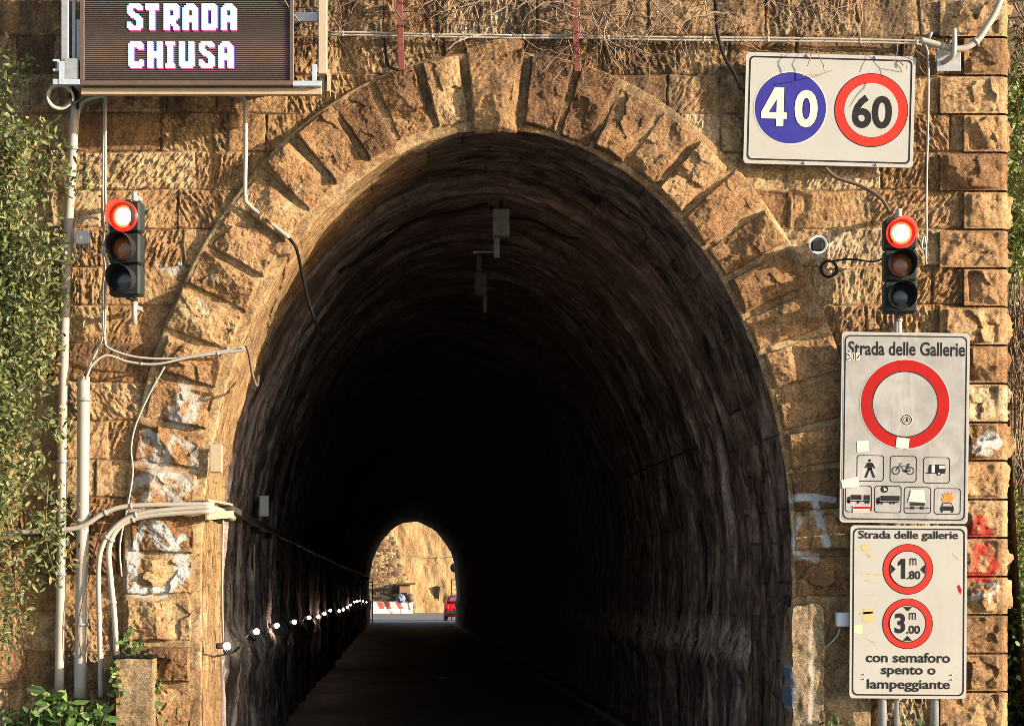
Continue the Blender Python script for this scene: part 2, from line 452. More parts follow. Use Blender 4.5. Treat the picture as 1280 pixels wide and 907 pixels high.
# ---- smooth ring: extrados band, margin strip and lit reveal
REV = 1.95
def build_ring():
    prof = [(.655, .06), (.655, -.03), (.64, -.045), (.12, -.046), (.105, -.030), (.012, -.034), (0, -.022)]
    prof += [(0, .0), (0, .03)]
    # finer samples across the band
    P = [prof[0]]
    for p in prof[1:]:
        d = math.hypot(p[0]-P[-1][0], p[1]-P[-1][1]); n = max(1, int(d/.04))
        q = P[-1]
        for k in range(1, n+1): P.append((q[0]+(p[0]-q[0])*k/n, q[1]+(p[1]-q[1])*k/n))
    P = np.array(P)
    s = np.linspace(CL[0], CL[-1], 640)
    SS, OO = np.meshgrid(s, P[:, 0], indexing='ij'); _, YY = np.meshgrid(s, P[:, 1], indexing='ij')
    x, z = ring_at(SS, OO)
    isrev = np.zeros(OO.shape, bool)
    ns = .010*fbm(SS*5, YY*9+OO*9, oct=4, seed=81)+.012*vn(YY*14, SS*.9, seed=82)*isrev
    # ragged joints between reveal stones
    x2, z2 = ring_at(SS, OO+np.where(isrev, ns, 0)+np.where((OO < .17) & ~isrev, 0.5*ns, 0))
    Y2 = YY+np.where(isrev, 0, .008*fbm(SS*6, OO*14, oct=4, seed=83))
    V = np.stack([x2, Y2, z2], -1).reshape(-1, 3)
    F = grid_faces(*SS.shape)
    tint = np.clip(.60+.16*vn(np.floor(SS/.37), OO*0, seed=84), 0, 1)
    mort = .5*sstep(.45, .0, np.abs(OO-.16)/.02)
    at = {'tint': ('FLOAT', tint.ravel()), 'mortar': ('FLOAT', mort.ravel()*0), 'paint': ('FLOAT_COLOR', graffiti(V, STROKES))}
    return link('arch_band', raw_mesh('arch_band', V-PL, F, attrs=at), M_BAND, portal)
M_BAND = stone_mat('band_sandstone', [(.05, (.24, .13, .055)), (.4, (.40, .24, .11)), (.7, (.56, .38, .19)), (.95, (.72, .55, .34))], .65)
def reveal_mat():
    """soffit stones: pale stone on the sunlit left leg, soot and painted shade over the crown and the right leg"""
    m = stone_mat('sooty_shaded_soffit', [(.05, (.24, .125, .05)), (.4, (.34, .20, .085)), (.7, (.47, .30, .14)), (.95, (.60, .43, .24))], .4)
    t = m.node_tree; b = t.nodes['Principled BSDF']
    src = b.inputs['Base Color'].links[0].from_socket
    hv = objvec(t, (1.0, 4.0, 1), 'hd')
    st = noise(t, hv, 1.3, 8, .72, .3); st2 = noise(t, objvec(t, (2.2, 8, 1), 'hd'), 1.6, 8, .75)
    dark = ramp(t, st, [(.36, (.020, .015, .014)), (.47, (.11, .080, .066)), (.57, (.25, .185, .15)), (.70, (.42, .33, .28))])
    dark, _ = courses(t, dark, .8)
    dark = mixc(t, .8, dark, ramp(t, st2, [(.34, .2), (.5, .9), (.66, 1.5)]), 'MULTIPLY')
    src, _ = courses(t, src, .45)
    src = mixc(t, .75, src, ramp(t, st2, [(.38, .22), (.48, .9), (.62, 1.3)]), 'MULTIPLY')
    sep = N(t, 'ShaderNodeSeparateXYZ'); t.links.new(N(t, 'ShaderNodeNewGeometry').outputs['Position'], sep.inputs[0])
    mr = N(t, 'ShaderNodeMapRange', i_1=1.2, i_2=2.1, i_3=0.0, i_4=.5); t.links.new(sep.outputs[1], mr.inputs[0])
    mx_ = N(t, 'ShaderNodeMapRange', i_1=CX-1.2, i_2=CX+.2, i_3=0.0, i_4=1.0); t.links.new(sep.outputs[0], mx_.inputs[0])  # shade of the unlit right side put into the colour
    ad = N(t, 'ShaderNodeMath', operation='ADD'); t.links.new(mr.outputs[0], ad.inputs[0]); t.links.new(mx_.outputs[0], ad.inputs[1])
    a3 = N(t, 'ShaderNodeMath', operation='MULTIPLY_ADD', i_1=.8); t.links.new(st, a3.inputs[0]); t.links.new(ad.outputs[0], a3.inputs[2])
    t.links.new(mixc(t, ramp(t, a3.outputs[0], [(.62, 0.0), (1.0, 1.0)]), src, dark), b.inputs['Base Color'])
    return m
M_REVEAL = reveal_mat()
ring = build_ring()
def build_reveal():
    ys = np.concatenate([[-.004], np.linspace(.004, REV, 120), [REV+.004]])
    s = np.linspace(CL[0], CL[-1], 520)
    SS, YY = np.meshgrid(s, ys, indexing='ij')
    x0, z0 = ring_at(SS, 0*SS)
    right = sstep(CX-.6, CX+.9, x0)
    k = np.floor(YY/.48+.2*vn(SS*.5, YY*0, seed=121)); stp = (_h(k, k*0, k*0, 122)*2-1)*.03
    hh = .010*fbm(SS*5, YY*9, oct=4, seed=81)+(.25+.75*right)*(.030*fbm(SS*.8, YY*6.5, oct=5, seed=123, gain=.6)+stp+.02*np.abs(fbm(SS*2.5, YY*8, oct=3, seed=124)))
    hh = np.clip(hh+.008+.03*right, .0, .13)*sstep(-.02, .10, YY)
    x, z = ring_at(SS, -hh-.001)
    V = np.stack([x, YY, z], -1).reshape(-1, 3)
    hd = np.stack([SS, YY, 0*SS], -1).reshape(-1, 3)
    tint = np.clip(.60+.16*vn(np.floor(SS/.37), SS*0, seed=84), 0, 1)
    at = {'tint': ('FLOAT', tint.ravel()), 'mortar': ('FLOAT', 0*tint.ravel()), 'paint': ('FLOAT_COLOR', np.tile([1, 1, 1, 0.], (len(V), 1))), 'hd': ('FLOAT_VECTOR', hd)}
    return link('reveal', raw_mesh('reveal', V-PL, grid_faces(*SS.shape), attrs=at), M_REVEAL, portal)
build_reveal()

# ---- voussoirs
def voussoir(name, s0, s1, o0, o1, prot, seed, tone=None):
    r = np.random.default_rng(seed)
    nu, nv = 46, 72
    u = np.concatenate([[0, 0], np.linspace(0, 1, nu), [1, 1]]); v = np.concatenate([[0, 0], np.linspace(0, 1, nv), [1, 1]])
    U, Vv = np.meshgrid(u, v, indexing='ij')
    wdt = s1-s0; hgt = o1-o0
    jit = [r.uniform(-.012, .012) for _ in range(4)]
    SS = s0+U*wdt+(jit[0]*(1-U)+jit[1]*U)*(Vv-.5); OO = o0+Vv*hgt+(jit[2]*(1-Vv)+jit[3]*Vv)
    x, z = ring_at(SS, OO)
    # ragged outline
    x = x+.006*vn(x*16, z*16, seed=seed); z = z+.006*vn(x*16+40, z*16, seed=seed+1)
    eu = np.minimum(U, 1-U)*wdt; ev = np.minimum(Vv, 1-Vv)*hgt; d = np.minimum(eu, ev)
    # faceted rock face: the lowest of several tilted planes
    h = np.full(U.shape, 1.0)
    for k in range(7):
        q = r.uniform(0, 2*math.pi); sl_ = r.uniform(.08, .5)
        cu, cv = r.uniform(-.35, .35)*wdt, r.uniform(-.35, .35)*hgt
        pl = prot*r.uniform(.75, 1.1)-sl_*np.maximum(0, (math.cos(q)*((U-.5)*wdt-cu)+math.sin(q)*((Vv-.5)*hgt-cv)))
        h = np.minimum(h, pl)
    h = np.minimum(h, prot*r.uniform(.6, .85)+d*r.uniform(1.2, 3.2))
    rough = .010*fbm(x*7, z*7, oct=3, seed=seed+11)*.8+facets(x, z, seed+12, 8, .10, .006, .4, .5)+.009*np.abs(fbm(x*11+z*4, z*16-x*5, oct=5, seed=seed+14, gain=.62))-.004
    h = np.minimum(h, .018+(1-U)*wdt*r.uniform(1.5, 2.1)); h = np.minimum(h, .03+(1-Vv)*hgt*2.4)
    draft = sstep(.003, .010, d)
    h = np.maximum(.018, h)*draft+rough*draft*sstep(.0, .05, (1-U)*wdt)+.003*fbm(x*30, z*30, oct=2, seed=seed)
    sk = np.zeros(U.shape, bool); sk[0, :] = sk[-1, :] = True; sk[:, 0] = sk[:, -1] = True
    h = np.where(sk, -.02, h)
    V = np.stack([x, -.05-h, z], -1).reshape(-1, 3)
    F = grid_faces(*U.shape)
    tint = np.full(len(V), tone or np.clip(r.normal(.36, .13), .1, .75))
    mort = np.where(sk, .1, 0)
    at = {'tint': ('FLOAT', tint), 'mortar': ('FLOAT', mort.ravel()*.6), 'paint': ('FLOAT_COLOR', graffiti(V, STROKES))}
    return link(name, raw_mesh(name, V-PL, F, attrs=at), M_VOUS, portal)
voussoir('keystone', -.215, .215, -.02, .78, .20, 517, .44)
GAP = .05
for sgn in (-1, 1):
    s = .245; k = 0
    while s < abs(CL[0])-.35:
        p = .365*(1+.06*math.sin(k*2.7+sgn))
        x_, z_ = ring_at(sgn*(s+p/2), .4)
        if z_ < (1.62 if sgn > 0 else .1): break
        a0, a1 = (s+GAP/2, s+p-GAP/2)
        s0, s1 = (a0, a1) if sgn > 0 else (-a1, -a0)
        r_ = random.Random(k*7+sgn)
        voussoir('voussoir', s0, s1, (.045 if sgn > 0 else .085)+r_.uniform(-.008, .012), .622+r_.uniform(-.03, .012), r_.uniform(.10, .135), 600+k*13+(300 if sgn > 0 else 0))
        s += p; k += 1

# ---- quoins at the right corner
def quoin(zb, zt, xl, seed):
    r = np.random.default_rng(seed)
    xr = 5.045; dep = .55
    w1 = xr-xl; tot = w1+dep
    s = np.concatenate([[0, 0], np.linspace(0, tot, 92), [tot, tot]])
    g = .018
    vz = np.concatenate([[0, 0], np.linspace(0, 1, 40), [1, 1]])
    U, Vv = np.meshgrid(s, vz, indexing='ij')
    z = zb+g/2+Vv*(zt-zb-g)
    front = U <= w1
    rc = .02
    x = np.where(front, xl+U, xr); y = np.where(front, 0.0, U-w1)
    nx = sstep(w1-rc, w1+rc, U); ny = -(1-nx)
    hgt = zt-zb
    ev = np.minimum(Vv, 1-Vv)*hgt
    def face(cu, wd, sd):
        rr = np.random.default_rng(sd)
        h = np.full(U.shape, 1.0)
        for k in range(7):
            q = rr.uniform(0, 2*math.pi); sl_ = rr.uniform(.1, .6)
            a_, b_ = rr.uniform(-.35, .35)*wd, rr.uniform(-.35, .35)*hgt
            h = np.minimum(h, rr.uniform(.065, .10)-sl_*np.maximum(0, math.cos(q)*(U-cu-a_)+math.sin(q)*((Vv-.5)*hgt-b_)))
        eu = np.maximum(0, wd/2-np.abs(U-cu)); d = np.minimum(eu-.015, ev)
        h = np.minimum(h, .02+np.maximum(d, 0)*rr.uniform(2, 5))
        return np.maximum(h, .012), sstep(.01, .028, d)
    h1, d1 = face(w1/2-.01, w1-.03, seed+1); h2, d2 = face(w1+dep/2+.02, dep, seed+2)
    h = np.where(front, h1, h2); dr = np.where(front, d1, d2)
    h = np.where(dr > 0, .012+(h-.012)*dr, .012)+dr*(.006*fbm(x*8+y*8, z*8, oct=3, seed=seed+3)+facets(x+y, z, seed+4, 11, .16, .008, w1+.4, .3)+.006*fbm(x*26+y*26, z*26, oct=2, seed=seed+5))
    h += .002*fbm(x*30+y*30, z*30, oct=2, seed=seed)
    h += .03
    sk = np.zeros(U.shape, bool); sk[0, :] = sk[-1, :] = True; sk[:, 0] = sk[:, -1] = True
    h = np.where(sk, -.08, h)
    V = np.stack([x+nx*h, y+ny*h, z], -1).reshape(-1, 3)
    tint = np.full(len(V), np.clip(r.normal(.52, .13), .15, .9))
    at = {'tint': ('FLOAT', tint), 'mortar': ('FLOAT', (np.where(sk, .5, 0)).ravel()), 'paint': ('FLOAT_COLOR', graffiti(V, STROKES))}
    return link('quoin', raw_mesh('quoin', V-PL, grid_faces(*U.shape), attrs=at), M_VOUS, portal)
qy = [45-48*2+48.0*k+3 for k in range(0, 24)]
for k in range(len(qy)-1):
    zt, zb = W(0, qy[k])[2], W(0, qy[k+1])[2]
    if zb < -.1: break
    quoin(zb, zt, W(1174 if k % 2 == 1 else 1204, 0)[0], 900+k*17)

# ---- vault lining through the hill
T_END = 104.5
def lining_mat():
    m, t, b = nodes('sooty_shaded_lining')
    v = objvec(t, (.42, 3.1, 1), 'hd'); v2 = objvec(t, (1, 1, 1), 'hd'); v3 = objvec(t, (.28, 2.2, 1), 'hd')
    n1 = noise(t, v, 1.0, 8, .72, .3); n2 = noise(t, v2, 5.0, 8, .7); n3 = noise(t, v3, 2.4, 7, .7, .4)
    c = ramp(t, n1, [(.38, (.018, .013, .013)), (.46, (.14, .112, .105)), (.55, (.33, .275, .26)), (.66, (.58, .52, .50))])
    n5 = noise(t, objvec(t, (2.4, 6.5, 1), 'hd'), 1.6, 9, .78, .2)
    c = mixc(t, .85, c, ramp(t, n5, [(.32, .12), (.5, .8), (.68, 1.5)]), 'MULTIPLY')
    c = mixc(t, ramp(t, n3, [(.48, 0.0), (.60, .75)]), c, (.02, .015, .015))
    c, _ = courses(t, c, .42)
    jn = N(t, 'ShaderNodeAttribute', attribute_name='joint').outputs['Fac']
    c = mixc(t, jn, c, (.008, .006, .006))
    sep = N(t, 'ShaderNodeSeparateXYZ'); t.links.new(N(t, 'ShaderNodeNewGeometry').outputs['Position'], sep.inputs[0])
    wob = N(t, 'ShaderNodeMath', operation='MULTIPLY_ADD', i_1=.5); t.links.new(noise(t, objvec(t, (.2, 2, 1), 'hd'), 2.2, 4), wob.inputs[0]); t.links.new(sep.outputs[2], wob.inputs[2])
    band = N(t, 'ShaderNodeMapRange', i_1=1.28, i_2=1.42, i_3=0, i_4=1); t.links.new(wob.outputs[0], band.inputs[0])
    band2 = N(t, 'ShaderNodeMapRange', i_1=1.75, i_2=1.58, i_3=0, i_4=1); t.links.new(wob.outputs[0], band2.inputs[0])
    bb = N(t, 'ShaderNodeMath', operation='MULTIPLY'); t.links.new(band.outputs[0], bb.inputs[0]); t.links.new(band2.outputs[0], bb.inputs[1])
    bb2 = N(t, 'ShaderNodeMath', operation='MULTIPLY'); t.links.new(bb.outputs[0], bb2.inputs[0]); t.links.new(ramp(t, n5, [(.42, .0), (.60, .85)]), bb2.inputs[1])
    c = mixc(t, bb2.outputs[0], c, (.55, .50, .46))                                  # pale lime crust above the footing
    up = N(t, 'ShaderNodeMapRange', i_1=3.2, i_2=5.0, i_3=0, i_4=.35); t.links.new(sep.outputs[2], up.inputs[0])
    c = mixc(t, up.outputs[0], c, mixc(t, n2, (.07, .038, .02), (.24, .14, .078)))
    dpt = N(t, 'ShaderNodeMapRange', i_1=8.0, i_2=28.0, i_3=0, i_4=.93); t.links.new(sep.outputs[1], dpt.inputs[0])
    c = mixc(t, dpt.outputs[0], c, mixc(t, n2, (.035, .032, .038), (.09, .082, .092)))       # depth gloom put into the colour, soot-toned, away from the mouth
    t.links.new(c, b.inputs['Base Color']); b.inputs['Roughness'].default_value = .85
    b.inputs['Specular IOR Level'].default_value = .3
    p = bump(t, b, n1, .8, .06); bump(t, b, noise(t, v2, 22, 7, .75), .9, .03, p)
    return m
def build_lining():
    ys = [REV, REV+.002]
    while ys[-1] < T_END: ys.append(ys[-1]+(.035 if ys[-1] < 9 else min(1.5, .035+(ys[-1]-9)*.03)))
    ys = np.array(ys); ys[-1] = T_END
    s = np.linspace(CL[0], CL[-1], 300)
    SS, YY = np.meshgrid(s, ys, indexing='ij')
    # rings of lining stones, each a little in or out
    kr = np.floor((YY+.25*vn(SS*.35, YY*.0+1, seed=91))/.46); stp = .045*(_h(kr, kr*0, kr*0, 92)*2-1)
    ed = np.abs(((YY+.25*vn(SS*.35, YY*.0+1, seed=91))/.46)-kr-.5)
    JN = sstep(.40, .48, ed)*sstep(-.45, .2, vn(SS*1.3, kr*3.1, seed=96))
    hh = .05+stp*1.1+.035*fbm(SS*.8, YY*4.6, oct=5, seed=93, gain=.6)+.014*fbm(SS*5, YY*7, oct=3, seed=94)-.06*sstep(.44, .5, ed)+.03*np.abs(fbm(SS*.9, YY*9, oct=3, seed=97))
    x0, z0 = ring_at(SS, 0*SS)
    hh = hh+.07*np.exp(-((z0-1.12+.12*vn(YY*2.1, SS*0, seed=95))/.13)**2)+.03*(z0 < 1.0)      # crusty footing course
    hh = np.maximum(hh, .005)*sstep(REV-.8, REV+.5, YY)+.012; hh[:, 0] = -.05
    x, z = ring_at(SS, -hh)
    V = np.stack([x, YY, z], -1).reshape(-1, 3)
    hd = np.stack([SS, YY, 0*SS], -1).reshape(-1, 3)
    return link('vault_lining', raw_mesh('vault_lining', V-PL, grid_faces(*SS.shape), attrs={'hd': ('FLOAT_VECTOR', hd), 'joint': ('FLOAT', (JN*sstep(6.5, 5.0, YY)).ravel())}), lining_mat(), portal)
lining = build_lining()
# far mouth: plain facing wall with the same opening
def far_face():
    s = np.linspace(CL[0], CL[-1], 160); x, z = ring_at(s, 0*s)
    V = []; F = []
    for i in range(len(s)):
        dx, dz = x[i]-CX, z[i]-1.9
        k = min(9/abs(dx) if dx else 99, (7.5/dz if dz > 0 else 99))
        ex, ez = CX+dx*k, (1.9+dz*k if dz > 0 else z[i])
        V += [(x[i], T_END, z[i]), (ex, T_END, ez), (x[i], T_END+.5, z[i]), (ex, T_END+.5, ez)]
    for i in range(len(s)-1):
        a_ = i*4; F += [(a_, a_+1, a_+5, a_+4), (a_+2, a_+6, a_+7, a_+3), (a_, a_+4, a_+6, a_+2)]
    mb = MB(); mb.add(V, F); return mb.build('far_facing', M_WALL, portal)
far_face()

# ------------------------------------------------------------------ ground, road, hill
def asphalt(name, lo, hi, rough=.85):
    m, t, b = nodes(name)
    v = objvec(t)
    f = noise(t, v, 3.0, 6, .7, .3); g = noise(t, v, 90, 4)
    c = ramp(t, f, [(.3, lo), (.7, hi)])
    c = mixc(t, .6, c, ramp(t, g, [(.3, .6), (.7, 1.3)]), 'MULTIPLY')
    t.links.new(c, b.inputs['Base Color'])
    t.links.new(ramp(t, noise(t, objvec(t, (1, .3, 1)), 1.3, 5), [(.35, rough-.15), (.6, rough)]), b.inputs['Roughness'])
    bump(t, b, g, .3, .006)
    return m
M_GROUND = asphalt('pale_bounce_ground', (.26, .25, .235), (.36, .345, .325), .95)  # unseen forecourt, made pale to bounce fill light into the tunnel
M_ROAD = asphalt('worn_asphalt', (.03, .03, .033), (.09, .085, .086), .8)
def sheet(name, x0, x1, y0, y1, z, mat, nx=2, ny=2, zf=None):
    X, Y = np.meshgrid(np.linspace(x0, x1, nx), np.linspace(y0, y1, ny), indexing='ij')
    Z = np.full(X.shape, float(z)) if zf is None else zf(X, Y)
    o = link(name, raw_mesh(name, np.stack([X, Y, Z], -1).reshape(-1, 3), grid_faces(nx, ny)), mat)
    o['kind'] = 'structure'; return o
sheet('ground', -900, 900, -600, 1500, 0, M_GROUND)
sheet('road', CX-2.5, CX+2.5, -14, T_END, .005, M_ROAD, 2, 60)
sheet('far_road', -14, 26, T_END, 175, .006, asphalt('pale_asphalt', (.10, .10, .10), (.17, .165, .16), .8), 2, 2)
M_PAINT = plain('worn_road_paint', (.34, .33, .31), .7, var=.4, scale=9)
mb = MB()
for sx in (1,):
    y = 2.0
    while y < 100:
        x = CX+sx*2.05; mb.add([(x-.06, y, .011), (x+.06, y, .011), (x+.06, y+7.6, .011), (x-.06, y+7.6, .011)], [(0, 1, 2, 3)]); y += 8
o = mb.build('edge_line', M_PAINT); o['kind'] = 'structure'
def hill_z(X, Y):
    sea = 1-(1-sstep(13, 6.2, X))*sstep(6, 16, Y)          # the hill falls to the sea on the right
    base = 7.3+.75*(Y-.5)
    right = 1.9*(Y-.75)
    k = sstep(4.9, 5.6, X)*sstep(9, 4.0, Y)
    Z = base*(1-k)+right*k
    Z = np.minimum(Z, 30+2*fbm(X*.08, Y*.08, oct=3, seed=5))
    side = sstep(60, 30, np.abs(X-CX))
    return Z*side*sea-.4+.25*fbm(X*.9, Y*.9, oct=3, seed=6)*(1-.8*sstep(5.5, 4.9, X)*sstep(3, 1, Y))
xs_ = np.concatenate([np.linspace(-60, 4.6, 60), np.linspace(4.7, 8, 60), np.linspace(8.2, 62, 50)])
ys_ = np.concatenate([np.linspace(.5, 4, 60), np.linspace(4.2, T_END, 90)])
X_, Y_ = np.meshgrid(xs_, ys_, indexing='ij')
m, t, b = nodes('dry_hillside'); v = objvec(t)
c = ramp(t, noise(t, v, 3.5, 8, .7, .4), [(.3, (.035, .030, .014)), (.5, (.10, .075, .035)), (.65, (.20, .14, .065)), (.8, (.06, .07, .02))])
t.links.new(c, b.inputs['Base Color']); b.inputs['Roughness'].default_value = .95; bump(t, b, noise(t, v, 30, 8, .8), 1.0, .05)
o = link('hillside', raw_mesh('hillside', np.stack([X_, Y_, hill_z(X_, Y_)], -1).reshape(-1, 3), grid_faces(*X_.shape)), m); o['kind'] = 'structure'

# ------------------------------------------------------------------ printed signs
M_WHITE = plain('sign_sheet', (.335, .328, .302), .45, var=.05, scale=3, dirt=((.28, .24, .18), .35))
M_GREYSH = plain('scuffed_sign_sheet', (.25, .243, .235), .42, var=.16, scale=7, dirt=((.46, .45, .44), .7))
M_BLACK = plain('black_print', (.016, .014, .015), .7, spec=.12, var=.3)
M_RED = plain('red_print', (.30, .008, .008), .7, spec=.12, var=.10, scale=6)
M_REDF = plain('faded_red_print', (.40, .026, .018), .7, spec=.12, var=.10, scale=6)
M_BLUE = plain('blue_print', (.028, .025, .20), .7, spec=.12, var=.12, scale=7, dirt=((.05, .06, .34), .4))
M_ORNG = plain('orange_print', (.75, .18, .01), .5, var=.2)
M_STICK = plain('sticker_paper', (.50, .46, .41), .7, var=.1, scale=30, dirt=((.5, .38, .28), .5))
M_ALU = plain('sign_back_metal', (.42, .42, .41), .45, .6, var=.12)
M_GALV = plain('galvanised_steel', (.36, .365, .375), .42, .55, var=.16, scale=22, dirt=((.25, .2, .15), .4))
M_PVC = plain('grey_pvc', (.32, .28, .235), .55, var=.10, scale=6, dirt=((.28, .19, .11), .55))
M_WPVC = plain('white_pvc', (.32, .29, .25), .5, var=.07, scale=8, dirt=((.40, .29, .18), .4))
M_CABLE = plain('black_cable', (.018, .016, .016), .75, var=.3, spec=.12)
M_BCABLE = plain('brown_cable', (.11, .065, .04), .7, var=.3)
M_WCABLE = plain('white_cable', (.34, .315, .275), .55, var=.12, scale=10, dirt=((.32, .23, .15), .4))

class Sheet:
    """flat print in a sign's own plane: photo px relative to the sign centre -> local x,z, at small steps in front of the board"""
    def __init__(s, cx, cy, y, root, front):
        s.k = (CAM_D+y)/FPX; s.cx, s.cy, s.root, s.front = cx, cy, root, front
    def p(s, x, y): return ((x-s.cx)*s.k, (s.cy-y)*s.k)
    def poly(s, name, mat, polys, lev=1, label=None):
        mb = MB()
        for pts in polys:
            V = [(*s.p(*q),) for q in pts]
            ar = sum(V[i][0]*V[(i+1) % len(V)][1]-V[(i+1) % len(V)][0]*V[i][1] for i in range(len(V)))
            if ar < 0: V = V[::-1]
            mb.add([(x, s.front-.0016*lev, z) for x, z in V], [tuple(range(len(V)))])
        o = mb.build(name, mat, s.root, local=True)
        if label: o['label'] = label
        return o
    def strips(s, name, mat, rings, lev=1):
        """rings: list of (outer loop, inner loop) of equal length"""
        mb = MB()
        for A, B in rings:
            n = len(A); V = [s.p(*q) for q in A]+[s.p(*q) for q in B]
            mb.add([(x, s.front-.0016*lev, z) for x, z in V], [(i, (i+1) % n, n+(i+1) % n, n+i)[::-1] for i in range(n)])
        return mb.build(name, mat, s.root, local=True)
    def text(s, name, txt, box, mat, bold=0.0, lev=2):
        s_ = text_mesh(txt, bold); V = np.array(s_[0])
        lo, hi = V.min(0), V.max(0)
        x0, y0, x1, y1 = box
        (X0, Z1), (X1, Z0) = s.p(x0, y0), s.p(x1, y1)
        U = (V-lo)/(hi-lo)
        P = [(X0+u*(X1-X0), s.front-.0016*lev, Z0+v*(Z1-Z0)) for u, v in U]
        mb = MB(); mb.add(P, s_[1]); return mb.build(name, mat, s.root, local=True)
def text_mesh(txt, bold):
    cu = bpy.data.curves.new('t', 'FONT'); cu.body = txt; cu.size = 1; cu.offset = bold; cu.resolution_u = 4
    o = bpy.data.objects.new('t', cu); COL.objects.link(o)
    dg = bpy.context.evaluated_depsgraph_get()
    me = bpy.data.meshes.new_from_object(o.evaluated_get(dg))
    V = [(v.co.x, v.co.y) for v in me.vertices]; F = [tuple(p.vertices) for p in me.polygons]
    bpy.data.objects.remove(o); bpy.data.curves.remove(cu); bpy.data.meshes.remove(me)
    return V, F
def circ(cx, cy, r, n=56): return [(cx+r*math.cos(2*math.pi*k/n), cy+r*math.sin(2*math.pi*k/n)) for k in range(n)]
def rrect(x0, y0, x1, y1, r, n=6):
    P = []
    for cx, cy, q0 in ((x1-r, y0+r, -90), (x1-r, y1-r, 0), (x0+r, y1-r, 90), (x0+r, y0+r, 180)):
        for k in range(n+1):
            q = math.radians(q0+90*k/n); P.append((cx+r*math.cos(q), cy+r*math.sin(q)))
    return P
def line(a, b, wd):
    dx, dy = b[0]-a[0], b[1]-a[1]; l = math.hypot(dx, dy); nx, ny = -dy/l*wd/2, dx/l*wd/2
    return [(a[0]+nx, a[1]+ny), (b[0]+nx, b[1]+ny), (b[0]-nx, b[1]-ny), (a[0]-nx, a[1]-ny)]
def board(root, wpx, hpx, y, mat, th=.025, rad=5):
    """sign board with rounded corners; returns front y in local space"""
    k = (CAM_D+y)/FPX
    P = [(x*k, -z*k) for x, z in rrect(-wpx/2, -hpx/2, wpx/2, hpx/2, rad)]
    n = len(P); mb = MB()
    V = [(x, 0, z) for x, z in P]+[(x, th, z) for x, z in P]
    mb.add(V, [tuple(range(n)), tuple(range(n, 2*n))[::-1]]+[(i, n+i, n+(i+1) % n, (i+1) % n) for i in range(n)])
    return mb.build('board', mat, root, local=True)
def bolts(root, pts, k, r=.012):
    for x, z in pts: mb = MB(); mb.lathe((x*k, -.004, -z*k), (0, -1, 0), [(-.004, r), (.004, r), (.008, r*.5)], 8); mb.build('bolt', M_GALV, root, local=True)

# --- speed board, fixed close to the wall
y = -.135; r = empty('speed_sign', W(1037, 137.5, y), 'cream rectangular board with blue 40 disc and red ringed 60 disc on the wall', 'road sign', rot=(0, math.radians(1.6), 0))
board(r, 212, 139, y, M_WHITE)
s = Sheet(0, 0, y, r, 0)
s.strips('border', M_BLACK, [(rrect(-102, -65, 102, 65, 6), rrect(-100, -63, 100, 63, 5))])
s.poly('disc_edge', M_STICK, [circ(-49, -1, 46.2)], 1)
s.poly('blue_disc', M_BLUE, [circ(-49, -1, 44.5)], 2)
FOUR = [[(-66.5, -26), (-57.5, -26), (-57.5, 5), (-66.5, 5)], [(-69.5, -26), (-66.5, -26), (-66.5, -11), (-76.2, 5), (-85.5, 5)], [(-85.5, 5), (-53.5, 5), (-53.5, 13), (-85.5, 13)], [(-66.5, 13), (-57.5, 13), (-57.5, 22), (-66.5, 22)]]
s.poly('numeral', M_BLACK, FOUR, 3).location.x += .006; s.text('numeral', '0', (-44, -24, -15, 23), M_BLACK, .045, 3).location.x += .006
s.poly('numeral', M_STICK, FOUR, 4); s.text('numeral', '0', (-44, -24, -15, 23), M_STICK, .035, 4)
s.poly('disc_edge', M_BLACK, [circ(52, -1, 46.2)], 1)
s.poly('red_disc', M_REDF, [circ(52, -1, 45.3)], 2)
s.poly('inner_disc', M_WHITE, [circ(52, -1, 33.8)], 3)
s.text('numeral', '60', (28, -20, 78, 22), M_BLACK, .03, 4)
bolts(r, [(-30, 67), (60, 67), (-30, -67), (55, -67)], s.k)
k = s.k
for x in (-60, 60):
    for z in (-45, 45): mb = MB(); mb.box((x*k, .055, -z*k), (.04, .06, .05)); mb.build('stand_off', M_GALV, r, local=True)

# --- large "Strada delle Gallerie" board
y = -.26; r = empty('restriction_sign', W(1131, 534.5, y), 'grey scuffed board headed Strada delle Gallerie with big red ring and small pictograms', 'road sign', rot=(0, math.radians(.75), 0))
board(r, 160, 238, y, M_WHITE)
s = Sheet(1131, 534.5, y, r, 0)
s.poly('print_field', M_GREYSH, [rrect(1053, 418, 1209, 651, 6)], 1)
s.strips('border', M_BLACK, [(rrect(1054.5, 419.5, 1207.5, 649.5, 7), rrect(1056, 421, 1206, 648, 6))], 2)
s.text('lettering', 'Strada delle Gallerie', (1059, 427, 1205, 444.5), M_BLACK, .022, 2)
s.poly('ring_edge', M_WHITE, [circ(1131, 505, 57)], 2)
s.strips('red_ring', M_RED, [(circ(1131, 505, 55.3), circ(1131, 505, 41.5))], 3)
s.poly('inner_disc', M_GREYSH, [circ(1131, 505, 40.2)], 3)
s.strips('ring_line', M_BLACK, [(circ(1131, 505, 41.4), circ(1131, 505, 40.3))], 4)
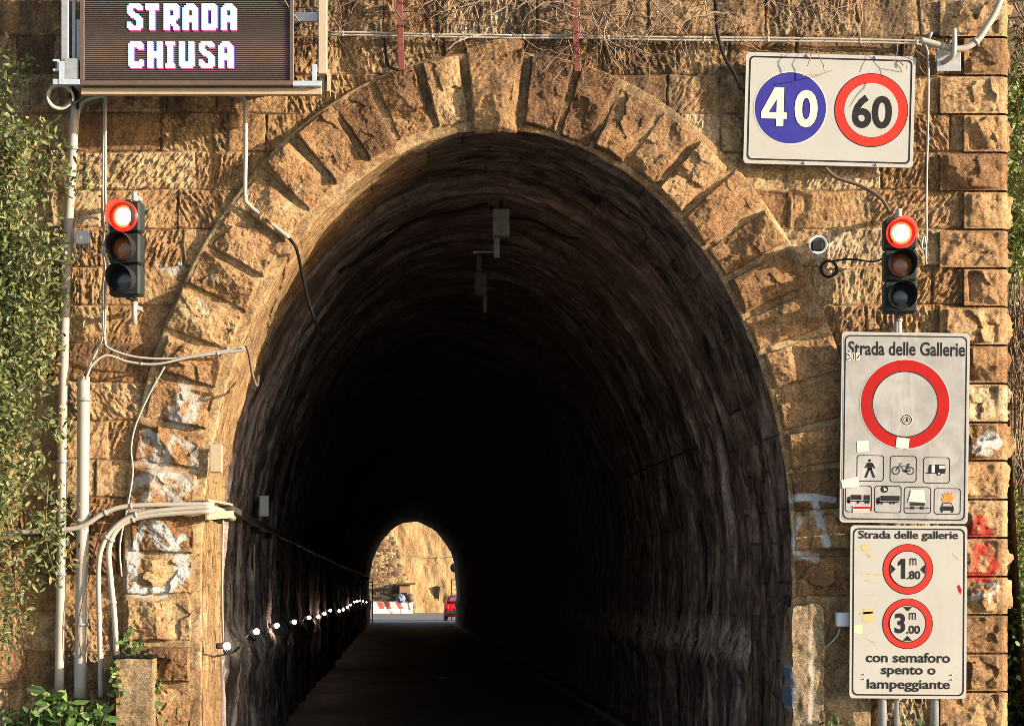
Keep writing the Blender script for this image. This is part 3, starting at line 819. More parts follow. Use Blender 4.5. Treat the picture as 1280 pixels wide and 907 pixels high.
# little round sticker with a figure 1
s.poly('sticker', M_STICK, [circ(1133, 524.5, 7.6, 24)], 4, 'round sticker with black ring and figure 1')
s.strips('sticker_print', M_BLACK, [(circ(1133, 524.5, 6.6, 24), circ(1133, 524.5, 5.4, 24)), (circ(1133, 524.5, 3.9, 20), circ(1133, 524.5, 3.2, 20))], 5)
s.text('sticker_print', '1', (1132, 522.2, 1134.4, 527), M_BLACK, .03, 5)
s.poly('sticker', M_STICK, [[(1121, 546), (1137, 548), (1135.5, 561), (1119.5, 559.5)]], 5, 'square pale sticker on the red ring')
s.poly('sticker', M_STICK, [[(1071, 552), (1086, 551), (1087, 565), (1072, 566)]], 3, 'pale torn sticker left under the ring')
s.poly('sticker', M_STICK, [[(1052, 601), (1074, 596), (1075, 609), (1054, 611)], ], 5, 'torn sticker peeling at the left edge')
s.poly('sticker', M_STICK, [rrect(1057, 441, 1063, 451, 1.5), rrect(1064, 441, 1067.5, 451, 1), rrect(1068.5, 441, 1073.5, 451, 1.5)], 4)
s.poly('sticker_print', M_BLACK, [line((1058, 443), (1061, 446), 1.4), line((1058, 450), (1062, 448), 1.2), line((1070, 449), (1073, 444), 1.3)], 5)
s.poly('sticker_print', M_RED, [[(1065, 442), (1066.6, 442), (1066.6, 450), (1065, 450)]], 5)
# pictogram frames
fr = [(1071.5, 569, 1105.5, 602), (1113, 569.5, 1146.5, 602.5), (1154.5, 570.5, 1188, 603.5),
      (1057.5, 607, 1091, 640.5), (1094, 607, 1128, 641), (1131, 608, 1165, 641.5), (1168.5, 609, 1202, 642)]
s.strips('pictogram_frame', M_BLACK, [(rrect(*f, 4), rrect(f[0]+.9, f[1]+.9, f[2]-.9, f[3]-.9, 3.4)) for f in fr], 2)
# walking figure
s.poly('pedestrian_pictogram', M_BLACK, [circ(1087.6, 575.6, 1.7, 12), [(1086.3, 578), (1089.3, 578), (1091.4, 581), (1090.4, 587.5), (1085.6, 587), (1085, 581)],
    line((1085.6, 578.8), (1082.6, 585.2), 1.8), line((1090, 579), (1094.2, 585.4), 1.8), line((1087, 586), (1082.8, 597), 2.4), line((1089, 586), (1093.6, 597), 2.4)], 3)
# bicycle
bk = [line((1120.5, 588), (1126, 580.3), .9), line((1126, 582.6), (1135, 582.6), .9), line((1126, 582.6), (1131.5, 588.6), .9), line((1131.5, 588.6), (1136, 581), .9),
      line((1131.5, 588.6), (1138.5, 588), 1.2), line((1136, 582), (1138.5, 588), .9), line((1134, 580.2), (1138, 580), 1.5), line((1124.6, 579), (1128, 579.2), 1.1), line((1129, 588.2), (1134, 589.4), 1.6)]
s.poly('bicycle_pictogram', M_BLACK, bk, 3)
s.strips('bicycle_wheel', M_BLACK, [(circ(1120.5, 588, 5, 24), circ(1120.5, 588, 4.1, 24)), (circ(1138.5, 588, 5, 24), circ(1138.5, 588, 4.1, 24))], 3)
# caravan
s.poly('caravan_pictogram', M_BLACK, [[(1162.5, 580), (1182, 580), (1182.6, 586.5), (1182, 591), (1161.5, 591), (1161.2, 585)], line((1158, 590.4), (1163, 590.4), 1), circ(1174.2, 591, 2.6, 16)], 3)
s.poly('caravan_pictogram', M_STICK, [[(1165, 580.6), (1168.8, 580.6), (1168.8, 590.2), (1165, 590.2)], [(1174.3, 581.2), (1181.2, 581.2), (1181.6, 585), (1174.3, 585)], circ(1174.2, 591, 1.5, 12)], 4)
# lorry with trailer, long lorry
s.poly('lorry_pictogram', M_BLACK, [[(1065, 619), (1078, 619), (1078, 625), (1065, 625)], [(1081, 619), (1088.6, 619), (1088.6, 625.4), (1081, 625.4)], [(1060.5, 622), (1064, 620.5), (1064, 628), (1060, 628)],
    line((1060, 626.6), (1089, 626.6), 1.1), circ(1062.5, 628, 1.7, 12), circ(1074, 628, 1.6, 12), circ(1083.5, 628, 1.5, 12), circ(1086.5, 628, 1.5, 12)], 3)
s.poly('long_lorry_pictogram', M_BLACK, [[(1102, 619.6), (1125.6, 619.6), (1125.6, 626), (1102, 626)], [(1097, 622.5), (1101, 621), (1101, 628.5), (1096.5, 628.5)], line((1097, 627.4), (1125, 627.4), 1), circ(1099, 628.6, 1.8, 12),
    circ(1103.4, 628.6, 1.6, 12), circ(1114.5, 628.6, 1.4, 12), circ(1118.6, 628.6, 1.4, 12), circ(1106.6, 611.4, 4.5, 20)], 3)
s.poly('sticker_print', M_STICK, [[(1105.3, 608.8), (1110, 612), (1105.6, 614)]], 4)
# covered truck pictogram and burning car
s.poly('truck_pictogram', M_BLACK, [[(1139, 628), (1157, 628), (1157, 631), (1139, 631)], line((1133, 634.5), (1139, 634.5), .7), line((1157, 634.5), (1163, 634.5), .7), line((1142, 634), (1154, 634), 1)]+
    [[(x, 632), (x+1.6, 632), (x+1.6, 636), (x, 636)] for x in (1139.4, 1142, 1151.6, 1154.2)], 3)
s.poly('sticker', M_STICK, [[(1139.5, 612), (1156, 611), (1157, 623), (1158.5, 627.4), (1136, 626.6), (1138, 620)]], 5, 'scraped pale sticker over a truck pictogram')
s.poly('car_pictogram', M_BLACK, [[(1179.6, 627.4), (1190.2, 627.4), (1192.4, 631.6), (1193.4, 633), (1193.4, 637), (1176.8, 637), (1176.8, 633), (1178, 631.6)], [(1177.4, 637), (1180, 637), (1180, 639.2), (1177.4, 639.2)], [(1190.4, 637), (1193, 637), (1193, 639.2), (1190.4, 639.2)]], 3)
s.poly('car_pictogram', M_GREYSH, [[(1180.4, 628.4), (1189.6, 628.4), (1191, 631.6), (1179, 631.6)]], 4)
s.poly('flame_pictogram', M_ORNG, [[(1180, 626.4), (1177.6, 621), (1181, 621.6), (1178.4, 615), (1182.4, 618), (1183, 613.6), (1185.2, 617.4), (1187, 612.6), (1188, 617.8), (1192, 614), (1190.4, 619.6), (1194, 620), (1190.4, 626.4)]], 3)
s.poly('sticker_print', M_RED, [[(1068, 633.4), (1088, 633), (1088.4, 636.2), (1068.2, 636.6)]], 5)
s.poly('sticker', M_STICK, [[(1067, 632.4), (1089.4, 632), (1089.8, 640.6), (1067.4, 641)]], 4, 'red and white strip sticker at lower left')
s.poly('sticker_print', M_RED, [line((1068, 638.8), (1088.6, 638.4), .8), line((1089, 633), (1089.4, 640), .9)], 5)

# --- lower size-limit board
y = -.26; r = empty('size_limit_sign', W(1135.5, 764.5, y), 'cream board with red ringed limits 1.80 m and 3.00 m, lower right', 'road sign', rot=(0, math.radians(.4), 0))
board(r, 146, 216, y, M_WHITE)
s = Sheet(1135.5, 764.5, y, r, 0)
s.strips('border', M_BLACK, [(rrect(1065.5, 660, 1205.5, 869, 7), rrect(1067.3, 661.8, 1203.7, 867.2, 6))])
s.text('lettering', 'Strada delle gallerie', (1072.5, 663, 1197, 676), M_BLACK, .018)
for cy, big, sm, arr in ((711, '1', '.80', 'h'), (779, '3', '.00', 'v')):
    s.poly('ring_edge', M_BLACK, [circ(1134.5, cy, 31.6)], 1)
    s.poly('red_disc', M_REDF, [circ(1134.5, cy, 30.8)], 2)
    s.poly('inner_disc', M_WHITE, [circ(1134.5, cy, 23)], 3)
    s.strips('ring_line', M_BLACK, [(circ(1134.5, cy, 23.2), circ(1134.5, cy, 22.3))], 4)
    if big == '1': s.poly('numeral', M_BLACK, [[(1126.2, cy-13), (1131, cy-13), (1131, cy+12), (1126.2, cy+12), (1126.2, cy-6.2), (1122.2, cy-4), (1122.2, cy-8.6)]], 5)
    else: s.text('numeral', big, (1118.5, cy-13, 1131.5, cy+12), M_BLACK, .03, 5)
    s.text('unit', 'm', (1136.5, cy-14, 1145, cy-5), M_BLACK, .0, 5)
    s.text('numeral', sm, (1133, cy+2, 1150, cy+12.5), M_BLACK, .02, 5)
    tri = [[(1113, cy-6), (1119, cy), (1113, cy+6)], [(1156, cy-6), (1150, cy), (1156, cy+6)]] if arr == 'h' else [[(1129, cy-21), (1140, cy-21), (1134.5, cy-15.5)], [(1129, cy+21), (1140, cy+21), (1134.5, cy+15)]]
    s.poly('arrowhead', M_BLACK, tri, 5)
s.text('lettering', 'con semaforo', (1083, 815, 1188, 827.5), M_BLACK, .018)
s.text('lettering', 'spento o', (1102, 832.5, 1170, 846), M_BLACK, .018)
s.text('lettering', 'lampeggiante', (1084.5, 848.5, 1188, 864), M_BLACK, .018)
M_OCHRE = plain('old_sticker', (.40, .31, .14), .7, var=.3, scale=60)
s.poly('sticker', M_OCHRE, [circ(1081, 684.5, 5, 16), [(1083, 691), (1091, 692), (1093, 696), (1086, 697)]], 1, 'round ochre sticker remains at upper left')
s.poly('sticker', M_OCHRE, [[(1079, 760), (1091, 760), (1091, 778), (1079, 778)], [(1075, 765), (1094, 764), (1094, 766), (1075, 768)]], 1, 'brown tape cross on the left of the board')
s.poly('sticker', plain('yellow_tape', (.62, .52, .25), .6), [[(1066, 782), (1078, 781), (1078, 792), (1066, 791)]], 1, 'yellow tape scrap at left edge')
s.poly('scratch', M_OCHRE, [line((1075, 716), (1102, 718.5), 1.3), line((1080, 725), (1094, 727), 1), line((1083, 797), (1094, 804), 1.1), line((1087, 744), (1097, 743), .9), line((1190, 691), (1198, 699), 1)], 1)
s.poly('paint_mark', M_RED, [[(1196, 731), (1199, 730), (1202, 737), (1200.6, 742), (1198, 738)]], 1)
bolts(r, [(-55, 78), (55, 78), (-55, 84), (55, 84)], s.k, .006)

# posts of the two boards
for i, (px, top) in enumerate(((1103, 700), (1167.5, 400))):
    pass
def post(px, ytop, y, lab, rr=.036):
    P = W(px, 0, y); zt = W(px, ytop, y)[2]
    t = empty('sign_post', (P[0], y, 0), lab, 'post', 'posts carrying the right hand boards')
    mb = MB(); mb.tube([(P[0], y, .012), (P[0], y, zt)], rr, 14); mb.build('tube', M_GALV, t)
    mb = MB(); mb.lathe((P[0], y, 0), (0, 0, 1), [(0, rr*2.3), (.012, rr*2.3), (.013, rr*1.2), (.04, rr*1.15)], 16); mb.build('base_plate', M_GALV, t)
    for pz in (450, 620, 700, 840):
        z = W(px, pz, y)[2]
        if z < zt: mb = MB(); mb.box((P[0], y, z), (rr*3, rr*2+.012, .03), bev=.004); mb.build('clamp', M_GALV, t)
post(1103, 640, -.195, 'galvanised tube post under the left half of the size limit board')
post(1120.5, 372, -.205, 'thin tube post between the right hand red signal and the boards', .022)
post(1168, 440, -.195, 'galvanised tube post under the right half of the size limit board')

# ------------------------------------------------------------------ message board over the left side
y = -.62
PB = W(233.5, 54, y); r = empty('message_board', W(233.5, 54, y), 'dark brown electronic message board reading STRADA CHIUSA in white light', 'led sign')
k = (CAM_D+y)/FPX
def B(px, py, yy=0.0): return (PB[0]+(px-233.5)*k, y+yy, PB[2]+(54-py)*k)
M_CAB = plain('brown_cabinet', (.085, .058, .046), .45, var=.12, dirt=((.16, .11, .08), .3))
M_SLAT = plain('brown_louvre', (.115, .080, .064), .55, var=.15)
M_SLOT = plain('dark_led_face', (.018, .012, .010), .6, var=.2)
TOPY = -62
def bbox_px(mb, x0, y0, x1, y1, ya, yb, bev=0.0):
    a_, b_ = B(x0, y0), B(x1, y1)
    mb.box(((a_[0]+b_[0])/2, y+(ya+yb)/2, (a_[2]+b_[2])/2), (abs(b_[0]-a_[0]), abs(yb-ya), abs(a_[2]-b_[2])), bev=bev)
mb = MB(); bbox_px(mb, 101, TOPY, 366, 106, .02, .19, .006); mb.build('cabinet', M_CAB, r)
mb = MB()
bbox_px(mb, 100, 101, 367, 107, -.012, .05, .004); bbox_px(mb, 100, TOPY, 105.5, 101, -.012, .05, .003); bbox_px(mb, 362, TOPY, 367, 101, -.012, .05, .003); bbox_px(mb, 100, TOPY-6, 367, TOPY, -.012, .05, .004)
mb.build('front_frame', M_CAB, r)
mb = MB(); bbox_px(mb, 105.5, TOPY, 362, 101, .012, .0195); mb.build('led_face', M_SLOT, r)
ROW = 33.0/13
mb = MB(); yy = 4.8-ROW*26
while yy < 100:
    if yy > TOPY: bbox_px(mb, 105.5, yy-.30, 362, yy+.38, .0045, .0115)
    yy += ROW
mb.build('louvre', M_SLAT, r)
G = {
'S': ['.######.', '########', '###..###', '###.....', '####....', '.#####..', '..#####.', '....####', '.....###', '##...###', '###..###', '########', '.######.'],
'T': ['#######', '#######', '#######'] + ['..###..']*10,
'R': ['#######.', '########', '########', '###..###', '###..###', '###..###', '########', '#######.', '######..', '######..', '###.###.', '###..###', '###..###'],
'A': ['..####..', '.######.', '########', '###..###', '###..###', '###..###', '########', '########', '########', '###..###', '###..###', '###..###', '###..###'],
'D': ['#######.', '########', '########'] + ['###..###']*7 + ['########', '########', '#######.'],
'C': ['.######.', '########', '########', '###..###', '###.....', '###.....', '###.....', '###.....', '###.....', '###...##', '########', '########', '.######.'],
'H': ['###..###']*5 + ['########']*3 + ['###..###']*5,
'I': ['#####', '#####'] + ['.###.']*9 + ['#####', '#####'],
'U': ['###..###']*10 + ['########', '########', '.######.'],
}
LX = {0: [158.6, 181.5, 204.5, 228, 252, 276], 1: [160, 184, 206.5, 223.5, 248.5, 272.5]}
def leds(name, mat, dx, dy, lev, sz):
    mb = MB()
    for ln, (word, y0) in enumerate((('STRADA', 5.0), ('CHIUSA', 52.2))):
        for ch, x0 in zip(word, LX[ln]):
            for rI, row in enumerate(G[ch]):
                for cI, q in enumerate(row):
                    if q == '#':
                        cx_, cy_ = x0+(cI+.5)*2.38+.8+dx, y0+(rI+.5)*ROW+dy
                        p = [B(cx_+sx*sz[0], cy_+sy*sz[1], .010-.0024*lev) for sx, sy in ((-1, 1), (1, 1), (1, -1), (-1, -1))]
                        mb.add(p, [(0, 1, 2, 3)])
    return mb.build(name, mat, r)
leds('red_leds', emis('red_led', (.75, .05, .28), .15), .4, 1.5, 2.6, (1.19, 1.25))
leds('blue_leds', emis('blue_led', (.12, .07, .42), .18), 1.3, .3, 3.0, (1.19, 1.25))
leds('cyan_leds', emis('cyan_led', (.30, .90, 1.0), .32), -.9, -.6, 3.4, (1.19, 1.25))
leds('white_leds', emis('white_led', (.93, .97, 1.0), .42), 0, 0, 3.8, (1.02, .88))
# brackets and beams
M_LGALV = plain('light_galvanised', (.42, .47, .52), .4, .35, var=.1)
mb = MB(); bbox_px(mb, 76, TOPY-4, 85, 82, .02, .10, .004); bbox_px(mb, 88, TOPY, 92, 75, .10, .16); bbox_px(mb, 93, 20, 100, 75, .12, .2); mb.build('side_channel', M_GALV, r)
mb = MB(); bbox_px(mb, 66, 99, 100, 106, -.01, .05, .003); bbox_px(mb, 74, 77, 81, 106, -.015, -.01); bbox_px(mb, 66, 74, 74, 76.5, .0, .05); bbox_px(mb, 66, 86, 74, 88.5, .0, .05); bbox_px(mb, 71.5, 76.5, 74, 86, .0, .05); mb.build('bracket', M_LGALV, r); mb = MB()
bbox_px(mb, 366, 101, 402, 107.5, .0, .06, .003); bbox_px(mb, 390, 80, 395.5, 101, .0, .05, .003); mb.build('bracket', M_LGALV, r)
mb = MB(); bbox_px(mb, 81, 73, 98, 99, .0, .08, .004); mb.build('cable_box', M_GALV, r)
M_CREAMST = plain('cream_painted_steel', (.36, .28, .19), .5, var=.08, dirt=((.4, .28, .16), .4))
mb = MB(); bbox_px(mb, 398, TOPY-4, 408, 92, .0, .30, .004); bbox_px(mb, 408.5, 85, 412, 112, .05, .30); bbox_px(mb, 399, 92, 405, 112, .1, .3); mb.build('side_post', M_CREAMST, r)
mb = MB(); bbox_px(mb, 100, 107.5, 402, 116, .06, .13, .003); mb.build('bottom_beam', M_CREAMST, r)
mb = MB(); bbox_px(mb, 367, 11, 397, 23, .10, .14, .003); mb.build('tie_bar', M_GALV, r)
for px in (130, 340):
    for py in (30, 90): mb = MB(); bbox_px(mb, px-5, py-5, px+5, py+5, .19, .60); mb.build('wall_arm', M_GALV, r)

# ------------------------------------------------------------------ traffic lights
M_TLH = plain('dark_green_housing', (.016, .022, .021), .6, var=.25, scale=8, dirt=((.05, .05, .045), .35), spec=.2)
M_VIS = plain('black_visor', (.014, .015, .015), .45, var=.2)
M_VEDGE = plain('worn_visor_edge', (.10, .11, .11), .4, var=.2)
def lens_mat(name, col, e=0.0, ecol=None):
    m, t, b = nodes(name)
    v = N(t, 'ShaderNodeTexVoronoi', i_Scale=90); t.links.new(objvec(t), v.inputs['Vector'])
    c = mixc(t, v.outputs['Distance'], tuple(x*.7 for x in col), col)
    t.links.new(c, b.inputs['Base Color']); b.inputs['Roughness'].default_value = .18
    b.inputs['Coat Weight'].default_value = .4
    if e: b.inputs['Emission Color'].default_value = (*ecol, 1); b.inputs['Emission Strength'].default_value = e
    return m
M_LON = lens_mat('lit_red_lens', (.7, .1, .05), 30.0, (1.0, .035, .018))
M_LGLOW = lens_mat('red_glow_ring', (.6, .02, .01), .95, (1.0, .012, .008))  # lamp bloom over the housing, painted as a glowing ring
M_LEDGE = lens_mat('lit_red_lens_edge', (.6, .05, .01), 2.2, (1.0, .10, .02))
M_LAMB = lens_mat('unlit_amber_lens', (.30, .085, .02))
M_LGRN = lens_mat('unlit_green_lens', (.012, .022, .035))
def traffic_light():
    r = empty('traffic_light', (0, 0, 0), '', 'traffic light', 'red signals either side of the tunnel')
    sec = .272
    for i, (ln, m) in enumerate((('red_lens', M_LON), ('amber_lens', M_LAMB), ('green_lens', M_LGRN))):
        z = (1-i)*sec
        h = MB(); h.box((0, .10, z), (.285, .15, sec-.008), bev=.018)
        h.box((0, .022, z), (.272, .02, sec-.02), bev=.008)
        ho = h.build('housing', M_TLH, r, local=True)
        l = MB(); prof = [(0, .096), (.008, .092), (.016, .075), (.021, .05), (.023, .02)]
        if i == 0: prof = [(0, .080), (.010, .077), (.018, .065), (.023, .045), (.025, .02)]
        l.lathe((0, .010, z), (0, -1, 0), prof, 28); l.build(ln, m, ho, local=True)
        if i == 0:
            q = MB(); q.lathe((0, .0105, z), (0, -1, 0), [(0, .131), (.006, .131), (.009, .100)], 28); q.build('lens_rim', M_LGLOW, ho, local=True)  # wide red ring carries the painted bloom round the lens
            q = MB(); q.lathe((0, .010, z), (0, -1, 0), [(0, .102), (.006, .101), (.013, .080)], 28, False); q.build('lens_edge', M_LEDGE, ho, local=True)
        else:
            q = MB(); q.lathe((0, .0105, z), (0, -1, 0), [(0, .112), (.006, .112), (.008, .098)], 28); q.build('lens_rim', M_VIS, ho, local=True)
        # hood: open tube, cut away below
        v = MB(); n = 30; a0, a1 = -50, 230
        V = []; F = []
        for kk in range(n+1):
            an = math.radians(a0+(a1-a0)*kk/n); up = max(0.0, math.sin(an)*.5+.5)
            ln_ = .055+.135*up**.8
            for (rad, yy) in ((.112, .012), (.118, -ln_), (.1205, -ln_), (.1165, .012)):
                V.append((rad*math.cos(an), yy, z+rad*math.sin(an)))
        for kk in range(n):
            for j in range(4): F.append((kk*4+j, kk*4+(j+1) % 4, (kk+1)*4+(j+1) % 4, (kk+1)*4+j))
        v.add(V, F, False); v.build('visor', M_VIS, ho, local=True)
    for s_ in (1, -1):
        mb = MB(); mb.box((.02, .16, s_*(sec*1.5+.006)), (.06, .16, .03), bev=.005)
        mb.build('coupling', M_VIS, r, local=True)
    for s_ in (1, -1):
        mb = MB(); z0 = s_*(sec*1.5+.02); mb.tube([(.02, .23, z0), (.02, .23, z0+s_*(.09 if s_ > 0 else .20))], .026, 12)
        mb.lathe((.02, .23, z0+s_*.01), (0, 0, s_), [(0, .034), (.02, .034)], 14)
        mb.build('pole_stub', M_WPVC, r, local=True)
    for s_ in (1, -1):
        mb = MB(); mb.box((.02, .32, s_*(sec*1.5+.07)), (.04, .17, .04), bev=.004)
        mb.build('wall_bracket', M_GALV, r, local=True)
    return r
yt = -.42
tl = traffic_light(); tl['label'] = 'three lamp signal showing red on the left wall beside a bundle of white cables'
tl.location = tuple(W(154, 310, yt)); tl.rotation_euler.z = math.radians(-13); tl.scale = (.93, .95, .95)
t2 = copy_tree(tl); t2['label'] = 'three lamp signal showing red on the right, directly above the scuffed pictogram board'
t2.location = tuple(W(1126.5, 331, yt)); t2.rotation_euler.z = math.radians(-3); t2.scale = (.93, .95, .95)

# ------------------------------------------------------------------ pipes, cables and boxes on the wall
def line_thing(name, pts, rad, mat, label, cat, y=-.07, group=None, n=8, clips=None, seg=6, rags=None):
    P = pxpath(pts, y, seg)
    root = empty(name, P[0], label, cat, group)
    mb = MB(); mb.tube(P, rad, n); mb.build('tube' if name in ('pipe', 'conduit') else 'strand', mat, root)
    if clips:
        L_ = len(P)
        for f in clips:
            c = MB(); i = int(f*(L_-1)); p = Vector(P[i]); tdir = (Vector(P[min(i+1, L_-1)])-Vector(P[max(i-1, 0)])).normalized()
            c.tube([p-tdir*.012, p+tdir*.012], rad*1.25, n)
            c.build('clip', M_GALV if rad > .03 else M_WPVC, root)
    return root
line_thing('pipe', [(96, 134), (93, 152), (88.5, 230), (83, 330), (79.5, 460), (77.5, 600), (76, 740), (74, 864)], .040, M_PVC,
           'thick grey brown pipe running the full height of the left wall from the message board', 'pipe', -.10, 'pipes and conduits on the left wall', 14, [.22, .45, .7, .85])
line_thing('pipe', [(104.5, 471), (104, 560), (103, 680), (101.5, 780), (100, 872)], .052, M_WPVC,
           'widest white pipe standing on the ground with cables entering its open top', 'pipe', -.12, 'pipes and conduits on the left wall', 16, [.12, .75])
line_thing('conduit', [(-40, 668), (0, 666), (78, 662), (105, 656), (128, 642), (150, 634), (185, 631), (268, 630)], .021, M_WPVC,
           'white conduit rising from the far left edge to the cable tray at the arch', 'conduit', -.19, 'pipes and conduits on the left wall', 10, [.3, .6, .8])
line_thing('conduit', [(126, 870), (124.5, 790), (123, 720), (127, 685), (142, 660), (165, 645), (200, 638), (268, 633)], .021, M_WPVC,
           'outer white conduit of the bent pair climbing from the ground to the tray', 'conduit', -.21, 'pipes and conduits on the left wall', 10, [.2, .5, .75])
line_thing('conduit', [(146, 820), (143, 770), (138, 720), (136, 688), (144, 664), (162, 650), (195, 643), (268, 638)], .024, M_WPVC,
           'inner white conduit of the bent pair ending above the concrete post', 'conduit', -.20, 'pipes and conduits on the left wall', 10, [.2, .5, .75])
line_thing('conduit', [(118, 119), (160, 117), (230, 117.5), (290, 118), (303, 122), (306.5, 140), (307, 190), (306.5, 245), (311, 256), (330, 272), (362, 298)], .018, M_WPVC,
           'thin white conduit hanging under the message board and bending down to the arch', 'conduit', -.11, 'pipes and conduits on the left wall', 8, [.3, .55, .7, .9])
for i, (dx, lb, m_) in enumerate(((0, 'straight white cable beside the left signal, left one of the pair', M_WCABLE), (4, 'knotted white cable beside the left signal, right one of the pair', M_WCABLE))):
    z = [(131+dx*.3, 118), (129+dx*.7, 200), (128+dx, 250), (130+dx*1.6, 285), (128+dx*.4, 310), (131+dx*1.2, 335), (128+dx, 360), (129+dx*.6, 400), (127+dx, 425)]
    line_thing('cable', z+([(113, 455), (107, 475)] if i == 0 else [(138, 436), (170, 446), (215, 448), (262, 441), (306, 435)]), .010, m_, lb, 'cable', -.13-.03*i, 'loose cables on the left wall', 6, [.3, .6])
line_thing('cable', [(107, 474), (116, 455), (134, 444), (160, 452), (195, 455), (240, 446), (300, 438), (310, 434)], .011, M_WCABLE, 'pale cable looping from the open pipe top across to the arch edge', 'cable', -.20, 'loose cables on the left wall', 6, [.5, .8])
line_thing('cable', [(308, 432), (312, 445), (316, 470), (321, 482), (323, 470, .4)], .013, M_BCABLE, 'short brown cable hooking over the arch edge on the left', 'cable', -.20, 'loose cables on the left wall', 6)
line_thing('cable', [(362, 298, -.13), (371, 312, -.11), (378, 345, .4), (388, 385, 1.0), (402, 420, 1.8)], .014, M_CABLE, 'black cable dropping from the conduit end into the dark vault', 'cable', -.13, 'loose cables on the left wall', 6)
line_thing('cable', [(206, 458), (188, 490), (170, 530), (164, 560), (166, 590), (160, 630), (150, 680), (152, 720)], .008, M_WCABLE, 'thin slack wire hanging down the left leg of the arch', 'cable', -.17, 'loose cables on the left wall', 5)
line_thing('cable', [(112, 800), (104, 820), (98, 780), (112, 720), (118, 690), (130, 650)], .006, M_BCABLE, 'fine dark wire winding round the wide white pipe', 'cable', -.19, 'loose cables on the left wall', 5)
# cable rings by the message board
for (cx, cy, ra, m_, lb) in ((75, 120, 16, M_WCABLE, 'round coil of pale cable under the message board bracket'), (93, 119, 9, M_CABLE, 'narrow black coil of cable under the message board bracket')):
    r = empty('cable_coil', W(cx, cy, -.5), lb, 'cable coil', 'coils hanging at the message board')
    mb = MB()
    for j in range(3):
        mb.tube([W(cx+(ra-j)*math.cos(q)*(1 if ra > 10 else .6), cy+(ra-j)*math.sin(q)+(q*.3), -.5+.02*j+.01*math.sin(q*2)) for q in np.linspace(.2, 2*math.pi+.4, 30)], .009, 6)
    mb.build('strand', m_, r)
line_thing('cable', [(90, 106, -.5), (96, 122, -.4), (97, 136, -.12)], .012, M_CABLE, 'black cable from the message board bracket into the tall pipe', 'cable')
line_thing('cable', [(130, 120, -.3), (112, 124, -.2), (101, 132, -.14), (97, 150, -.12)], .013, M_WCABLE, 'pale cable curving from under the message board into the tall pipe', 'cable')
# conduits along the top
for dy, lb in ((0, 'upper of two slim white conduits along the top of the wall'), (3.6, 'lower of two slim white conduits along the top of the wall')):
    line_thing('conduit', [(408, 40+dy), (470, 41+dy), (540, 43+dy*.8), (640, 44+dy), (720, 45+dy*.7), (800, 46+dy), (880, 47+dy), (960, 47.5+dy), (1060, 49+dy), (1140, 51+dy), (1152, 53+dy)], .009, M_WPVC, lb, 'conduit', -.085, 'conduits along the top', 8, [.04, .1, .2, .32, .45, .6, .7, .82, .93])
line_thing('pipe', [(1150, 50), (1172, 56), (1190, 61), (1206, 60), (1222, 50), (1234, 33), (1246, 12), (1256, -16)], .028, M_WPVC, 'white hose sweeping up from the corner bracket past the quoins', 'hose', -.20, None, 10, [.2, .55])
line_thing('cable', [(1155, 53), (1160, 70), (1160.5, 130), (1159, 200), (1158, 255), (1158, 300), (1154, 312), (1152, 304), (1156, 296), (1157.5, 330)], .009, M_WCABLE, 'thin white cable dropping beside the speed board to the right signal', 'cable', -.09, None, 6, [.1, .3, .5])
line_thing('cable', [(1030, 208, -.10), (1046, 222, -.12), (1075, 232, -.16), (1100, 247, -.24), (1112, 264, -.30)], .016, M_BCABLE, 'brown cable from under the speed board to the right signal', 'cable')
line_thing('cable', [(1042, 326), (1058, 324), (1075, 325), (1092, 327), (1106, 322, -.3)], .008, M_CABLE, 'short black cable from the surveillance camera to the right signal', 'cable', -.09)
line_thing('cable', [(893, -10), (897, 40), (905, 70), (918, 92), (926, 112)], .014, M_CABLE, 'dark cable hanging down to the left edge of the speed board', 'cable', -.10)
line_thing('cable', [(560, 62, -.2), (572, 52, -.22), (600, 44, -.2), (640, 44, -.15)], .007, M_WCABLE, 'thin pale wire bowed over the left shoulder of the keystone', 'cable')
r = empty('corner_bracket', W(1191, 62, -.09), 'small grey steel bracket holding the white hose by the quoins', 'bracket')
mb = MB(); c = W(1186, 74, -.09); mb.box((c[0], -.085, c[2]), (.20, .012, .20), bev=.003); mb.build('plate', M_GALV, r)
mb = MB(); mb.tube(pxpath([(1193, 36, -.24), (1193, 60, -.25), (1190, 70, -.22), (1180, 78, -.10)], n=4), .022, 8); mb.build('hook', M_WPVC, r)
mb = MB(); mb.tube([W(1160, 51, -.10), W(1165, 40, -.13)], .012, 6); mb.build('spur', M_WPVC, r)

def small_box(name, px, py, wpx, hpx, dep, y, mat, label, cat, lidmat=None, extra=None):
    P = W(px, py, y); r = empty(name, P, label, cat); k = (CAM_D+y)/FPX
    mb = MB(); mb.box((P[0], y, P[2]), (wpx*k, dep, hpx*k), bev=.008); mb.build('body', mat, r)
    mb = MB(); mb.box((P[0], y-dep/2-.004, P[2]), (wpx*k*.92, .012, hpx*k*.92), bev=.004); mb.build('lid', lidmat or mat, r)
    if extra: extra(r)
    return r
M_BOX = plain('grey_plastic', (.50, .51, .53), .45, var=.06)
def ex1(r):
    mb = MB()
    mb.tube(pxpath([(99, 306), (100, 316), (96, 324), (92, 310), (91, 290), (98, 277), (112, 272), (124, 274)], -.10), .009, 6); mb.tube(pxpath([(107, 306), (109, 314), (116, 320), (124, 318)], -.10), .009, 6)
    mb.build('wire', M_WCABLE, r)
    for px in (99, 107.5): mb = MB(); mb.tube([W(px, 305, -.10), W(px, 310, -.10)], .017, 8); mb.build('gland', M_WPVC, r)
small_box('junction_box', 103.5, 297.5, 18, 17, .08, -.11, M_BOX, 'small grey junction box with looped wires left of the left signal', 'junction box', extra=ex1)
